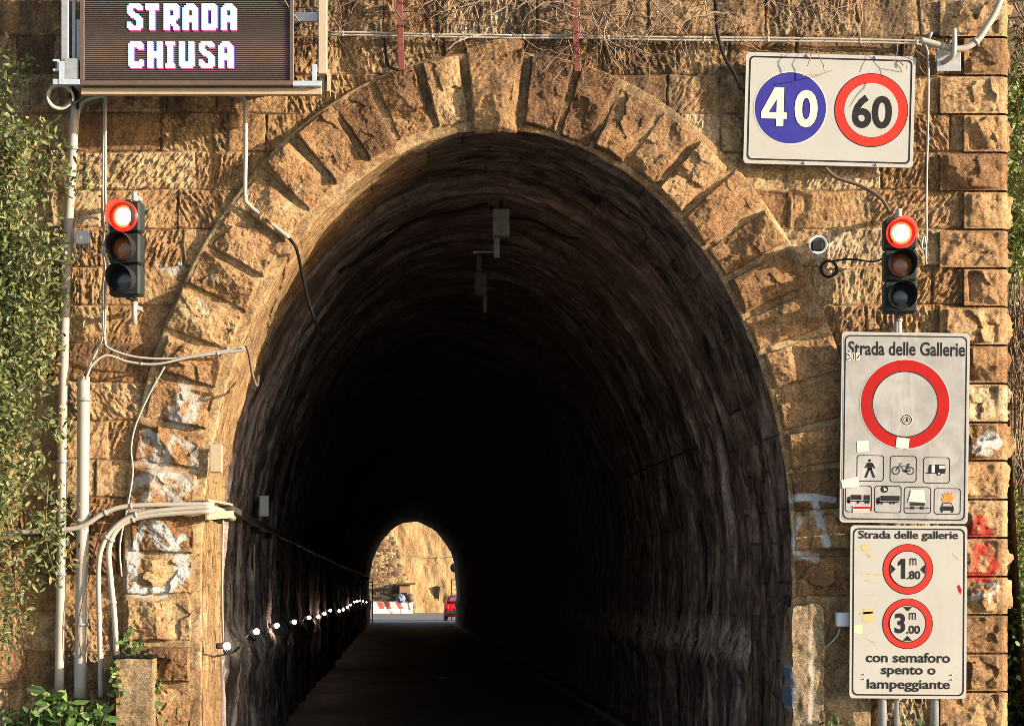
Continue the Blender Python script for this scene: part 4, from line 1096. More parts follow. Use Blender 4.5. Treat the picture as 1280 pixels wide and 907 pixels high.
def ex2(r):
    mb = MB(); mb.tube(pxpath([(1050, 784, -.10), (1046, 795, -.09), (1035, 806, -.08), (1026, 812, -.08)]), .010, 6); mb.build('wire', M_WCABLE, r)
small_box('junction_box', 1052.5, 774, 16, 18, .09, -.12, plain('pale_plastic', (.62, .64, .66), .4, var=.05), 'pale blue grey junction box half behind the size limit board', 'junction box', extra=ex2)
small_box('cover_plate', 270, 573, 16, 36, .03, -.10, M_CREAMST, 'upright cream cover box on the arch edge above the cable tray', 'cover box')
# tray that carries the lamp cables into the tunnel
P0 = W(268, 630, -.16)
r = empty('cable_tray', P0, 'long cream cable tray bending round the arch edge and running into the tunnel', 'cable tray')
XW = CX-RX+.10
mb = MB(); mb.tube(smooth_path([W(262, 633, -.2), (XW-.06, -.10, P0[2]-.02), (XW+.03, .35, P0[2]-.04), (XW+.04, 1.6, P0[2]-.06)], 5), .03, 8); mb.build('cable_bundle', M_WPVC, r)
def flatbar(mb, P, wy, hz):
    for A_, B_ in zip(P[:-1], P[1:]):
        A_, B_ = Vector(A_), Vector(B_); d = (B_-A_); l = d.length; yaw = math.atan2(d.y, d.x); pit = math.asin(d.z/l)
        M = Matrix.Rotation(yaw, 4, 'Z') @ Matrix.Rotation(-pit, 4, 'Y')
        mb.box((A_+B_)/2, (l, wy, hz), M.to_3x3())
mb = MB(); flatbar(mb, [(XW-.10, -.20, P0[2]+.035), (XW+.06, .45, P0[2]+.02)], .13, .016); flatbar(mb, [(XW-.05, -.20, P0[2]-.10), (XW+.12, .45, P0[2]-.06)], .02, .06); mb.build('entry_cover', M_CREAMST, r)
mb = MB(); flatbar(mb, [(XW+.05, .45, P0[2]+.0), (XW+.03, 8, P0[2]-.02), (XW+.03, 45, P0[2]-.05), (XW+.03, 103, P0[2]-.03)], .11, .05); mb.build('tray', plain('sooty_tray', (.045, .04, .036), .6, var=.3, scale=6), r)
for yb in np.arange(.9, 100, 2.2): mb = MB(); mb.box((XW-.01, yb, P0[2]-.07), (.14, .03, .08)); mb.build('tray_bracket', M_CABLE, r)

# surveillance camera and its coil
P = W(1018, 311, -.16); r = empty('surveillance_camera', P, 'small white bullet camera with black face on the right of the arch', 'camera')
mb = MB(); mb.lathe((P[0]-.005, -.33, P[2]+.005), (.12, 1, .06), [(0, .052), (.012, .06), (.20, .058), (.22, .045)], 20); mb.build('housing', M_WPVC, r)
mb = MB(); mb.box((P[0]-.012, -.352, P[2]-.004), (.098, .03, .085), bev=.012); mb.build('lens_face', M_CABLE, r)
mb = MB(); mb.lathe((P[0]-.005, -.36, P[2]+.005), (.12, 1, .06), [(0, .076), (.10, .072), (.10, .058), (0, .058), (0, .076)], 20, False); mb.build('sun_hood', plain('white_plastic', (.72, .72, .70), .4, var=.04), r)
mb = MB(); mb.tube([(P[0]+.02, -.20, P[2]-.05), (P[0]+.02, -.12, P[2]-.08), (P[0]+.02, -.03, P[2]-.08)], .018, 8); mb.build('arm', M_WPVC, r)
r = empty('cable_coil', W(1036, 335, -.10), 'small black ring of spare cable below the surveillance camera', 'cable coil')
mb = MB()
for j in range(4): mb.tube([W(1036+(10.5-j*.5)*math.cos(q), 336+(10.5-j*.4)*math.sin(q), -.09-.012*j) for q in np.linspace(0, 2*math.pi, 26)], .008, 6)
mb.build('strand', M_CABLE, r)

# red painted steel bars at the top
M_REDBAR = plain('rusty_red_paint', (.135, .026, .018), .6, var=.25, scale=16, dirt=((.12, .06, .04), .6), bmp=.3)
for a_, b_, lb in (((498, -40), (502, 88), 'rusty red steel bar hanging just left of the keystone'), ((715, -40), (722, 90), 'rusty red steel bar hanging right of the keystone among dry twigs')):
    A_, B_ = W(*a_, -.16), W(*b_, -.16); r = empty('steel_bar', A_, lb, 'steel bar', 'red bars above the arch')
    mb = MB(); d = Vector(B_-A_); mb.box((A_+B_)/2, (.052, .03, d.length), Matrix.Rotation(math.atan2(B_[0]-A_[0], A_[2]-B_[2])*-1, 3, 'Y'), bev=.003); mb.build('bar', M_REDBAR, r)
    for f in (.3, .6): p = A_+(B_-A_)*f; mb = MB(); mb.box((p[0], -.10, p[2]), (.03, .12, .03)); mb.build('fixing', M_REDBAR, r)
line_thing('pipe', [(481, 48), (482, 66), (485, 80), (492, 86), (499, 87)], .013, M_CABLE, 'short black bent pipe hugging the left red bar', 'pipe', -.08, None, 8)

# concrete post and rendered jamb at the feet of the arch
def rough_block(name, x0, x1, z0, z1, y0, y1, mat, parent, seed, amp=.015, nx=24, nz=60, strokes=()):
    """lumpy block: front and sides wrapped by one grid, rounded top"""
    ny = 12
    path = [(x0, y1+(y0-y1)*t) for t in np.linspace(0, 1, ny)]+[(x0+(x1-x0)*t, y0) for t in np.linspace(0, 1, nx)[1:]]+[(x1, y0+(y1-y0)*t) for t in np.linspace(0, 1, ny)[1:]]
    P = np.array(path); T = np.gradient(P, axis=0); T /= np.linalg.norm(T, axis=1)[:, None]; Nn = np.stack([T[:, 1], -T[:, 0]], 1)
    zs = np.concatenate([np.linspace(z0, z1, nz), [z1, z1]])
    V = []
    cx, cy = (x0+x1)/2, (y0+y1)/2
    for i, z in enumerate(zs):
        sh = 1.0 if i < nz-1 else (.97 if i == nz-1 else (.8 if i == nz else .02))
        q = np.stack([cx+(P[:, 0]-cx)*sh, cy+(P[:, 1]-cy)*sh], 1)
        n_ = amp*fbm(P[:, 0]*7+P[:, 1]*7, np.full(len(P), z*7), oct=4, seed=seed)
        q = q+Nn*n_[:, None]
        zz = z+(.012 if i > nz-1 else 0)*1.0+(.02*vn(P[:, 0]*9, P[:, 1]*9, seed=seed+2) if i >= nz-1 else 0)
        V.append(np.stack([q[:, 0], q[:, 1], np.full(len(P), 0)+zz], 1))
    V = np.array(V); F = grid_faces(V.shape[0], V.shape[1])
    V = V.reshape(-1, 3)
    at = {'tint': ('FLOAT', np.full(len(V), .6)), 'mortar': ('FLOAT', np.zeros(len(V))), 'paint': ('FLOAT_COLOR', graffiti(V, strokes) if strokes else np.tile([1, 1, 1, 0.], (len(V), 1)))}
    off = np.array(root_loc(parent)); F = F[:, ::-1]
    return link(name, raw_mesh(name, V-off, F, attrs=at), mat, parent)
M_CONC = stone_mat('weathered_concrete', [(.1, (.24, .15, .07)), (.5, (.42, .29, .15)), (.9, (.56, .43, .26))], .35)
xa, xb = W(146, 0, -.30)[0], W(193, 0, -.30)[0]; zt = W(0, 822, -.30)[2]
r = empty('concrete_post', ((xa+xb)/2, -.30, 0), 'squat weathered concrete post with flat top at the left foot of the arch', 'post')
rough_block('shaft', xa, xb, -.2, zt, -.42, -.10, M_CONC, r, 31, .008)
mb = MB(); mb.box(((xa+xb)/2, -.26, zt+.012), (xb-xa+.02, .34, .03), bev=.008); mb.build('cap', M_CONC, r)
xa, xb = W(988, 0, -.1)[0], W(1028, 0, -.1)[0]; zt = W(0, 757, -.1)[2]
r = empty('rendered_jamb', ((xa+xb)/2, -.1, 0), 'pale crumbling rendered block with blue scrawl at the right foot of the arch', 'wall block')
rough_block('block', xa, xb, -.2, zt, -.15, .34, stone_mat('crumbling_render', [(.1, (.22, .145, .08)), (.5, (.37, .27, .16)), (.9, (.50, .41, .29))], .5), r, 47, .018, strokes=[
    (BL, 5, [(983, 826), (988, 838), (984, 850), (992, 852)], .9), (BL, 5, [(984, 858), (987, 870), (990, 880), (986, 866), (995, 858)], .9), ((.65, .60, .5), 6, [(1012, 790), (1013, 850), (1012, 900)], .9)])

# ------------------------------------------------------------------ in the tunnel
XL = CX-RX+.21
r0 = None
GL = empty('_', (0, 0, 0), '', ''); bpy.data.objects.remove(GL)
M_BULB = emis('lit_bulb', (1.0, .66, .50), 38.0)
lpx = [(284, 807), (321, 789), (346, 781.5), (368, 777), (386.5, 771.5), (398, 770.5), (405.5, 766.5), (413, 762.5), (424, 763), (429, 761.5), (434.5, 758.5), (438.5, 755.5), (443, 752), (446.5, 751), (450, 750.3), (454, 751), (458, 752)]
ordn = ['nearest the tunnel mouth', 'second', 'third', 'fourth', 'fifth', 'sixth', 'seventh', 'eighth', 'ninth', 'tenth', 'eleventh', 'twelfth', 'thirteenth', 'fourteenth', 'fifteenth', 'sixteenth', 'seventeenth and farthest']
LPOS = []
for i, (px, py) in enumerate(lpx):
    d = (XL)*FPX/(px-VX) ; pos = (XL, d-CAM_D, CAM_H+(VY-py)*d/FPX); LPOS.append(pos)
    lb = 'glowing warm lamp on the left tunnel wall, '+(ordn[i] if i == 0 else ordn[i]+' from the tunnel mouth')
    if r0 is None:
        r0 = r = empty('tunnel_lamp', pos, lb, 'lamp', 'lamps along the left tunnel wall')
        mb = MB(); mb.lathe((0, 0, 0), (0, -1, 0), [(-.031, .008), (-.026, .018), (-.011, .029), (.006, .031), (.021, .025), (.031, .013), (.033, .004)], 16); mb.build('bulb', M_BULB, r, local=True)
        mb = MB(); mb.box((-.06, .03, 0), (.07, .04, .05), bev=.008); mb.build('lamp_holder', M_CABLE, r, local=True)
    else:
        r = copy_tree(r0); r.location = pos; r['label'] = lb
P = [LPOS[0]]
for A_, B_ in zip(LPOS[:-1], LPOS[1:]):
    A_, B_ = np.array(A_), np.array(B_)
    for f in (.25, .5, .75, 1): P.append(A_+(B_-A_)*f+np.array([-.06, 0, -.10*4*f*(1-f)]))
r = empty('lamp_cable', P[0], 'dark cable slung from lamp to lamp along the left tunnel wall', 'cable'); mb = MB(); mb.tube([(p[0]-.03, p[1], p[2]-.03) for p in P], .010, 5); mb.build('strand', M_CABLE, r)
line_thing('cable', [(279, 650, .8), (278, 700, .9), (278, 760, 1.0), (279, 803, 1.2)], .009, M_WCABLE, 'pale wire dropping from the tray to the first tunnel lamp', 'cable')
line_thing('cable', [(318, 680, 5.0), (317.5, 740, 5.2), (317, 785, 5.4)], .010, M_WCABLE, 'pale wire dropping from the tray to the second tunnel lamp', 'cable')
d = XL*FPX/(330-VX)
small_box('junction_box', 330, 632, 12, 26, .07, d-CAM_D-.3, M_BOX, 'tall grey box on the left tunnel wall above the cable tray', 'junction box')
M_DIMBOX = plain('dusty_grey_box', (.20, .19, .19), .8, var=.3, scale=12)
# things hanging from the crown
P = W(626.5, 262, 2.9); r = empty('ceiling_box', P, 'grey box with a pale stem hanging from the crown of the vault', 'ceiling unit')
mb = MB(); mb.box((P[0], 2.9, P[2]-.13), (.165, .16, .26), bev=.01); mb.build('box', M_DIMBOX, r)
mb = MB(); a_ = W(621, 298, 2.9); b_ = W(621, 321, 2.9); mb.box(((a_[0]+b_[0])/2, 2.9, (a_[2]+b_[2])/2), (.058, .06, a_[2]-b_[2]+.02), bev=.006); mb.build('stem', M_DIMBOX, r)
mb = MB(); c = W(605, 314, 2.9); mb.box((c[0]+.02, 2.95, c[2]), (.24, .015, .015)); mb.build('cross_rod', M_DIMBOX, r)
mb = MB(); mb.tube([(P[0], 2.9, P[2]), (P[0], 2.9, P[2]+.25)], .02, 8); mb.build('hanger', M_CABLE, r)
P = W(601, 340, 6.9); r = empty('ceiling_unit', P, 'dim mottled fitting hanging deeper in the vault behind the ceiling box', 'ceiling unit')
mb = MB(); mb.box((P[0], 6.9, P[2]-.13), (.15, .12, .27), bev=.02); mb.build('box', plain('mottled_grey', (.15, .145, .16), .6, var=.5, scale=20), r)
mb = MB(); mb.tube([(P[0]-.02, 6.9, P[2]+.55), (P[0]-.02, 6.9, P[2])], .035, 8); mb.build('hanger', M_DIMBOX, r)
mb = MB(); mb.box((P[0]+.05, 6.9, P[2]-.36), (.045, .05, .2), bev=.01); mb.build('tail_piece', M_DIMBOX, r)
def vault_cable(y, s0, s1, lb, rad=.014, sag=.06):
    P = []
    for f in np.linspace(0, 1, 40):
        s_ = s0+(s1-s0)*f; x, z = ring_at(s_, -.10-sag*(.5+.5*math.sin(f*9))); P.append((float(x), y+.5*math.sin(f*3), float(z)))
    r = empty('vault_cable', P[0], lb, 'cable'); mb = MB(); mb.tube(P, rad, 6); mb.build('strand', M_CABLE, r)
vault_cable(2.7, -2.0, .05, 'black cable strung along the left of the vault crown to the ceiling box', .018)
vault_cable(3.0, .1, 1.3, 'black cable strung along the right of the vault crown from the ceiling box', .014)
line_thing('cable', [(780, 597, 8.5), (820, 580, 6.5), (868, 560, 4.2), (893, 552, 3.4), (900, 560, 3.0), (905, 545, 2.9)], .012, M_CABLE, 'sagging black wire across the streaked right tunnel wall', 'cable')
mb = MB(); r = empty('steel_stub', W(976, 749, .1), 'dark stub of steel poking out of the right jamb into the tunnel', 'steel stub'); A_ = W(976, 749, -.05)
mb.box((A_[0]-.02, .05, A_[2]), (.17, .05, .04), bev=.004); mb.box((A_[0]+.07, .05, A_[2]), (.03, .09, .08), bev=.004); mb.build('stub', M_CABLE, r)
o = MB(); c = W(553, 848, 26.0); o.add([(c[0]-.12, 26-.3, .014), (c[0]+.10, 26-.25, .02), (c[0]+.13, 26+.3, .016), (c[0]-.09, 26+.35, .022)], [(0, 1, 2, 3)])
o = o.build('paper_scrap', M_STICK); tag(o, 'pale scrap of paper lying on the dark road in the tunnel', 'litter')

# ------------------------------------------------------------------ beyond the far mouth
YF = 160.0
def far_wall():
    xs = np.linspace(-26, 34, 420); zs = np.linspace(-.2, 15, 150)
    X, Z = np.meshgrid(xs, zs, indexing='ij')
    Y = YF+Z*.28+.10*fbm(X*1.6+Z*.3, Z*.6, oct=5, seed=201)+.10*np.abs(fbm(X*.8, Z*.5, oct=3, seed=202))
    V = np.stack([X, Y, Z], -1).reshape(-1, 3)
    m, t, b = nodes('ribbed_ochre_stone'); v = objvec(t, (1.5, 1, .5))
    c = ramp(t, noise(t, v, 1.1, 7, .7, .3), [(.3, (.22, .12, .05)), (.5, (.36, .23, .10)), (.7, (.48, .33, .165))])
    c = mixc(t, ramp(t, noise(t, objvec(t, (1, 1, .4)), 2.6, 7, .75), [(.55, 0.0), (.7, .6)]), c, (.16, .09, .045))
    t.links.new(c, b.inputs['Base Color']); b.inputs['Roughness'].default_value = .9; bump(t, b, noise(t, v, 5, 8, .7), 1.0, .12)
    r = empty('retaining_wall', (2, YF, 0), 'tall leaning ochre stone retaining wall seen through the far tunnel mouth', 'wall')
    link('face', raw_mesh('face', V-np.array([2, YF, 0]), grid_faces(*X.shape), attrs={}), m, r)
    mb = MB(); z = 2.35
    for x in (3.1,): mb.box((x, YF+.62, 1.35), (.34, .6, 1.5), Matrix.Rotation(.09, 3, 'Y')); 
    mb.build('drain_slot', M_CABLE, r)
    P = [(x, YF+z_*.28-.22, z_) for x, z_ in ((-2.5, 5.0), (-.4, 4.95), (.7, 4.6), (2, 4.55), (3, 4.45), (4.5, 4.5), (8, 4.6))]
    mb = MB(); mb.tube(smooth_path(P, 5), .03, 6); mb.build('string_course', M_WCABLE, r)
far_wall()
def buttress():
    nx, nz = 60, 60
    U, Tt = np.meshgrid(np.linspace(0, 1, nx), np.linspace(0, 1, nz), indexing='ij')
    Z = Tt*8-.2; xr = 1.55-Z*.30
    X = np.where(True, -9+(xr+9)*np.minimum(1, U/.8), 0)
    Y = YF-1.1+Z*.28+np.where(U > .8, (U-.8)/.2*1.3, 0)+.06*np.abs(fbm(X*2.2, Z*3.2, oct=4, seed=210))
    V = np.stack([X, Y, Z], -1).reshape(-1, 3)
    m, t, b = nodes('rubble_masonry'); v = objvec(t)
    vo = N(t, 'ShaderNodeTexVoronoi', i_Scale=2.6); mp = objvec(t, (1, 1, 2.0)); t.links.new(mp, vo.inputs['Vector'])
    bw = N(t, 'ShaderNodeSeparateColor'); t.links.new(vo.outputs['Color'], bw.inputs[0])
    c = ramp(t, bw.outputs[0], [(.1, (.07, .038, .018)), (.45, (.19, .11, .05)), (.7, (.29, .185, .085)), (.95, (.38, .26, .135))])
    vd = N(t, 'ShaderNodeTexVoronoi', i_Scale=2.6, feature='DISTANCE_TO_EDGE'); t.links.new(mp, vd.inputs['Vector'])
    c = mixc(t, ramp(t, vd.outputs['Distance'], [(.0, .8), (.07, 0.0)]), c, (.07, .045, .028))
    t.links.new(c, b.inputs['Base Color']); b.inputs['Roughness'].default_value = .9; bump(t, b, vd.outputs['Distance'], .8, .15)
    r = empty('stone_buttress', (-3, YF-1, 0), 'darker rubble stone buttress on the left beyond the far tunnel mouth', 'buttress')
    link('body', raw_mesh('body', V-np.array([-3, YF-1, 0]), grid_faces(nx, nz), attrs={}), m, r)
buttress()
# striped plastic road barriers
M_BW = plain('barrier_white', (.66, .60, .55), .5, var=.08); M_BR = plain('barrier_red', (.55, .08, .05), .5, var=.12)
yb = YF-4.5
def barrier(x, lab):
    r = empty('road_barrier', (x, yb, 0), lab, 'barrier', 'red and white barriers beyond the tunnel')
    pr = [(-.26, .007), (.26, .007), (.26, .12), (.12, .34), (.09, .92), (-.09, .92), (-.12, .34), (-.26, .12)]
    L2 = .76
    def at(f, i): return (x+f*L2, yb+pr[i][0], pr[i][1])
    mb = MB(); V = [at(-1, i) for i in range(8)]+[at(1, i) for i in range(8)]
    mb.add(V, [tuple(range(8))[::-1], tuple(range(8, 16))]+[(i, (i+1) % 8, 8+(i+1) % 8, 8+i) for i in range(8)]); mb.build('body', M_BW, r)
    mb = MB()
    for f in ((-.55, .15) if 'striped' in lab.split()[1] else (-.7,)):
        zs = [(.36, -.123), (.9, -.096)]
        P = [(x+(f+.0)*L2+.22, yb+zs[0][1]-.012, zs[0][0]), (x+(f+.0)*L2+.56, yb+zs[0][1]-.012, zs[0][0]), (x+f*L2+.30, yb+zs[1][1]-.012, zs[1][0]), (x+f*L2-.04, yb+zs[1][1]-.012, zs[1][0])]
        Q = [(p[0], p[1]+.01, p[2]) for p in P]
        if f < .5 : mb.add(P+Q, [(0, 1, 2, 3), (0, 4, 5, 1), (1, 5, 6, 2), (2, 6, 7, 3), (3, 7, 4, 0)])
    mb.build('red_stripe', M_BR, r)
kf = (CAM_D+yb)/FPX
barrier(-31*kf+.76, 'red striped white barrier at the left edge of the far tunnel mouth')
barrier(-31*kf+.76+1.56, 'faded white barrier right of the blue arrow sign beyond the tunnel')
ys = yb-.6; P = W(501, 748, ys); r = empty('arrow_sign', (P[0], ys, 0), 'blue round arrow sign on a post in front of the striped barriers', 'road sign')
mb = MB(); mb.tube([(P[0], ys+.03, 0), (P[0], ys+.03, P[2])], .03, 8); mb.build('post', M_GALV, r)
mb = MB(); mb.lathe(P, (0, 1, 0), [(-.012, .35), (.012, .35)], 28); mb.build('rim', M_WHITE, r)
mb = MB(); mb.lathe((P[0], ys-.016, P[2]), (0, 1, 0), [(-.002, .30), (.002, .30)], 28); mb.build('disc', plain('sign_blue', (.03, .09, .32), .4), r)
mb = MB(); mb.add([(P[0]+x_, ys-.022, P[2]+z_) for x_, z_ in ((-.17, .14), (-.07, .17), (.08, .0), (.16, .07), (.18, -.17), (-.08, -.13), (0, -.06))], [(0, 6, 2, 1), (2, 6, 5, 4), (2, 4, 3)]); mb.build('arrow', M_WHITE, r)
P = W(513, 747, ys+.4); r = empty('round_sign', (P[0], ys+.4, 0), 'dark brown back of a round sign beside the blue arrow sign', 'road sign')
mb = MB(); mb.tube([(P[0], ys+.43, 0), (P[0], ys+.43, P[2])], .03, 8); mb.build('post', M_GALV, r)
mb = MB(); mb.lathe((P[0], ys+.39, P[2]), (0, 1, 0), [(-.01, .34), (.01, .34)], 24); mb.build('disc', plain('rusty_plate', (.11, .065, .04), .6), r)
mb = MB(); P = W(506, 734, YF-1.6); r = empty('wayside_shrine', (P[0], YF-1.4, 0), 'small brown hut shape with flat roof standing against the far wall', 'hut')
mb.box((P[0], YF-1.2, 1.1), (.9, .9, 2.2), bev=.05); mb.build('wall', plain('brown_render', (.24, .14, .075), .8, var=.25, scale=3), r)
mb = MB(); mb.box((P[0]+.1, YF-1.3, 2.30), (1.5, 1.3, .16), bev=.03); mb.build('roof', plain('dark_roof', (.10, .07, .05), .8), r)
mb = MB(); mb.box((P[0]-.05, YF-1.66, .85), (.45, .05, 1.5)); mb.build('door', M_CABLE, r)
# right of the far mouth: dark disc sign and a ladder-like gate
yg = 118.0
P = W(569, 709, yg); r = empty('round_sign', (P[0], yg, 0), 'dark blue grey round sign high at the right rim of the far mouth', 'road sign')
mb = MB(); mb.tube([(P[0]+.1, yg+.04, 0), (P[0]+.1, yg+.04, P[2]+.25)], .03, 8); mb.build('post', M_GALV, r)
mb = MB(); mb.lathe((P[0], yg, P[2]), (0, 1, 0), [(-.012, .30), (.012, .30)], 24); mb.build('disc', plain('dark_disc', (.045, .05, .065), .5), r)
P = W(567.5, 735, yg); r = empty('steel_gate', (P[0], yg-.2, 0), 'narrow dark ladder like steel gate right of the far mouth', 'gate'); mb = MB()
for x_ in (-.16, .2, .55): mb.box((P[0]+x_, yg-.2, 1.2), (.05, .05, 2.4))
for z_ in np.arange(.3, 2.4, .3): mb.box((P[0]+.2, yg-.2, z_), (.72, .04, .05))
mb.build('frame', M_CABLE, r)
# frame at the left rim of the far mouth
P = W(460.5, 755, T_END-.6); r = empty('gate_frame', (P[0], T_END-.6, 0), 'thin grey gate leaf standing open at the left rim of the far mouth', 'gate'); mb = MB()
for x_ in (-.02, .22): mb.box((P[0]+x_, T_END-.6+x_*3, 1.15), (.05, .05, 2.3))
for z_ in (.15, 1.1, 2.2): mb.box((P[0]+.1, T_END-.3, z_), (.22, .6, .05), Matrix.Rotation(math.radians(0), 3, 'Z'))
mb.build('frame', plain('dull_grey_steel', (.20, .17, .13), .6), r)

# red hatchback parked past the far mouth
def car():
    yc = 111.0; xl = W(555.5, 0, yc)[0]; wd = 1.72; xc = xl+wd/2
    r = empty('parked_car', (xc, yc+2, 0), 'red hatchback seen from behind at the right side of the far tunnel mouth', 'car', rot=(0, 0, 0))
    M_CAR = plain('red_car_paint', (.50, .018, .026), .3, var=.08); M_GL = plain('car_glass', (.10, .13, .18), .1, var=.2)
    sec = [(0, .42, .95, .80), (.12, .30, 1.02, .84), (.5, .25, 1.05, .86), (2.4, .24, 1.0, .86), (3.5, .25, .88, .84), (3.85, .32, .72, .74)]
    def loft(secs):
        V = []; F = []; n = 10
        for (yy, zb_, zt_, hw) in secs:
            zm = (zb_+zt_)/2
            ring_ = [(-hw*.9, zb_), (hw*.9, zb_), (hw, zb_+.1), (hw*1.0, zm), (hw*.97, zt_-.06), (hw*.9, zt_), (-hw*.9, zt_), (-hw*.97, zt_-.06), (-hw*1.0, zm), (-hw, zb_+.1)]
            V += [(xc+x_, yc+yy, z_) for x_, z_ in ring_]
        for i in range(len(secs)-1):
            for k_ in range(n): F.append((i*n+k_, i*n+(k_+1) % n, (i+1)*n+(k_+1) % n, (i+1)*n+k_))
        F.append(tuple(range(n))[::-1]); F.append(tuple(range((len(secs)-1)*n, len(secs)*n))); return V, F
    mb = MB(); mb.add(*loft(sec), True); body = mb.build('body', M_CAR, r)
    mb = MB(); mb.add(*loft([(.22, 1.0, 1.06, .76), (.55, 1.0, 1.42, .62), (1.2, 1.0, 1.48, .62), (2.0, 1.0, 1.44, .62), (2.9, .95, 1.0, .74)]), True); mb.build('cabin', M_CAR, r)
    mb = MB(); mb.add([(xc-.60, yc+.24, 1.07), (xc+.60, yc+.24, 1.07), (xc+.52, yc+.47, 1.36), (xc-.52, yc+.47, 1.36)], [(0, 1, 2, 3)])
    for sx in (-1, 1): mb.add([(xc+sx*.72, yc+.8, 1.08), (xc+sx*.72, yc+2.3, 1.06), (xc+sx*.65, yc+1.9, 1.36), (xc+sx*.65, yc+.9, 1.38)], [(0, 1, 2, 3)])
    mb.build('window', M_GL, r)
    for sx in (-1, 1):
        mb = MB(); mb.box((xc+sx*.70, yc+.02, .80), (.16, .10, .26), bev=.02); mb.build('tail_light', plain('tail_light_red', (.5, .01, .01), .2), r)
    mb = MB(); mb.box((xc, yc-.02, .50), (1.6, .16, .2), bev=.05); mb.build('bumper', plain('dark_bumper', (.03, .03, .03), .5), r)
    mb = MB(); mb.box((xc, yc-.03, .68), (.5, .03, .11), bev=.004); mb.build('number_plate', M_WHITE, r)
    for sx in (-1, 1):
        for yy in (.65, 3.05):
            mb = MB(); mb.lathe((xc+sx*.74, yc+yy, .31), (1, 0, 0), [(-.10, .22), (-.09, .30), (.09, .30), (.10, .22)], 20); wo = mb.build('wheel', plain('tyre_rubber', (.02, .02, .02), .8), r)
            mb = MB(); mb.lathe((xc+sx*.80, yc+yy, .31), (1, 0, 0), [(-.05, .2), (.045, .2)], 16); mb.build('rim', M_GALV, wo)
car()

# ------------------------------------------------------------------ plants
def leaf_mat(name, dark, mid, light, yellow=.15):
    m, t, b = nodes(name)
    a_ = N(t, 'ShaderNodeAttribute', attribute_name='leaf').outputs['Fac']
    c = ramp(t, a_, [(.0, dark), (.5, mid), (.85, light), (1.0, tuple(light[i]*(1-yellow)+(.42, .32, .06)[i]*yellow for i in range(3)))])
    c = mixc(t, .5, c, ramp(t, noise(t, objvec(t), 40, 3), [(.3, .7), (.7, 1.2)]), 'MULTIPLY')
    t.links.new(c, b.inputs['Base Color']); b.inputs['Roughness'].default_value = .45
    b.inputs['Specular IOR Level'].default_value = .4
    tr = N(t, 'ShaderNodeBsdfTranslucent'); t.links.new(c, tr.inputs[0])
    mx = N(t, 'ShaderNodeMixShader', i_0=.22); t.links.new(b.outputs[0], mx.inputs[1]); t.links.new(tr.outputs[0], mx.inputs[2])
    t.links.new(mx.outputs[0], t.nodes['Material Output'].inputs[0])
    return m
M_OLIVE = leaf_mat('olive_leaves', (.045, .06, .018), (.105, .132, .042), (.22, .235, .09), .35)
M_BRAMBLE = leaf_mat('bramble_leaves', (.025, .05, .012), (.06, .12, .025), (.12, .20, .05), .2)
M_SCRUB = leaf_mat('scrub_leaves', (.05, .08, .02), (.14, .19, .04), (.26, .30, .08), .4)
M_STEM = plain('brown_stem', (.10, .065, .04), .8, var=.3, scale=30)
M_TWIG = plain('dry_twig', (.20, .14, .09), .8, var=.35, scale=24)
M_TWIGD = plain('dark_twig', (.09, .055, .035), .8, var=.35, scale=24)
def leaves(name, parent, C, lng, wid, mat, seed, up=.2, face=None):
    r = np.random.default_rng(seed); n = len(C)
    d = r.normal(size=(n, 3)); d[:, 2] += up; d /= np.linalg.norm(d, axis=1)[:, None]
    nr = r.normal(size=(n, 3))+(np.array(face) if face is not None else np.array([.5, -1.0, .5])); nr -= (nr*d).sum(1)[:, None]*d; nr /= np.linalg.norm(nr, axis=1)[:, None]
    sd = np.cross(d, nr)
    l = lng*r.uniform(.4, 1.45, n)[:, None]; w_ = wid*r.uniform(.7, 1.2, n)[:, None]
    b0 = C; cu = nr*l*.12
    V = np.stack([b0, b0+d*l*.3+sd*w_*.5-cu*.2, b0+d*l*.7+sd*w_*.42-cu*.2, b0+d*l-cu, b0+d*l*.7-sd*w_*.42-cu*.2, b0+d*l*.3-sd*w_*.5-cu*.2], 1).reshape(-1, 3)
    i = np.arange(n)[:, None]*6
    F = np.concatenate([i+np.array([[0, 1, 2, 3]]), i+np.array([[0, 3, 4, 5]])])
    lf = np.repeat(np.clip(r.beta(2, 2, n), 0, 1), 6)
    return link(name, raw_mesh(name, V-np.array(root_loc(parent)), F, attrs={'leaf': ('FLOAT', lf)}, smooth=False), mat, parent)
def twig_path(p, d, n, step, wob, rr, grav=0.0):
    P = [np.array(p, float)]; d = np.array(d, float)
    for k in range(n):
        d = d+rr.normal(size=3)*wob; d[2] -= grav; d /= np.linalg.norm(d); P.append(P[-1]+d*step)
    return P
def plant(name, loc, label, cat, stems, nl, lng, wid, mat, seed, spread=.05, group=None, stem_mat=None, rad=.008, face=None):
    """stems: list of paths; leaves sit along them"""
    r = empty(name, loc, label, cat, group); rr = np.random.default_rng(seed)
    mb = MB()
    for P in stems: mb.tube(P, np.linspace(rad, rad*.35, len(P)), 5)
    mb.build('stem', stem_mat or M_STEM, r)
    pts = []
    wts = np.array([len(P) for P in stems], float); cnt = rr.multinomial(nl, wts/wts.sum())
    for P, c in zip(stems, cnt):
        A = np.array(P); t = rr.uniform(.12, 1, c)*(len(P)-1); i = np.clip(t.astype(int), 0, len(P)-2); f = (t-i)[:, None]
        pts.append(A[i]*(1-f)+A[i+1]*f+rr.normal(size=(c, 3))*spread)
    leaves('foliage', r, np.concatenate(pts), lng, wid, mat, seed+1, face=face)
    return r
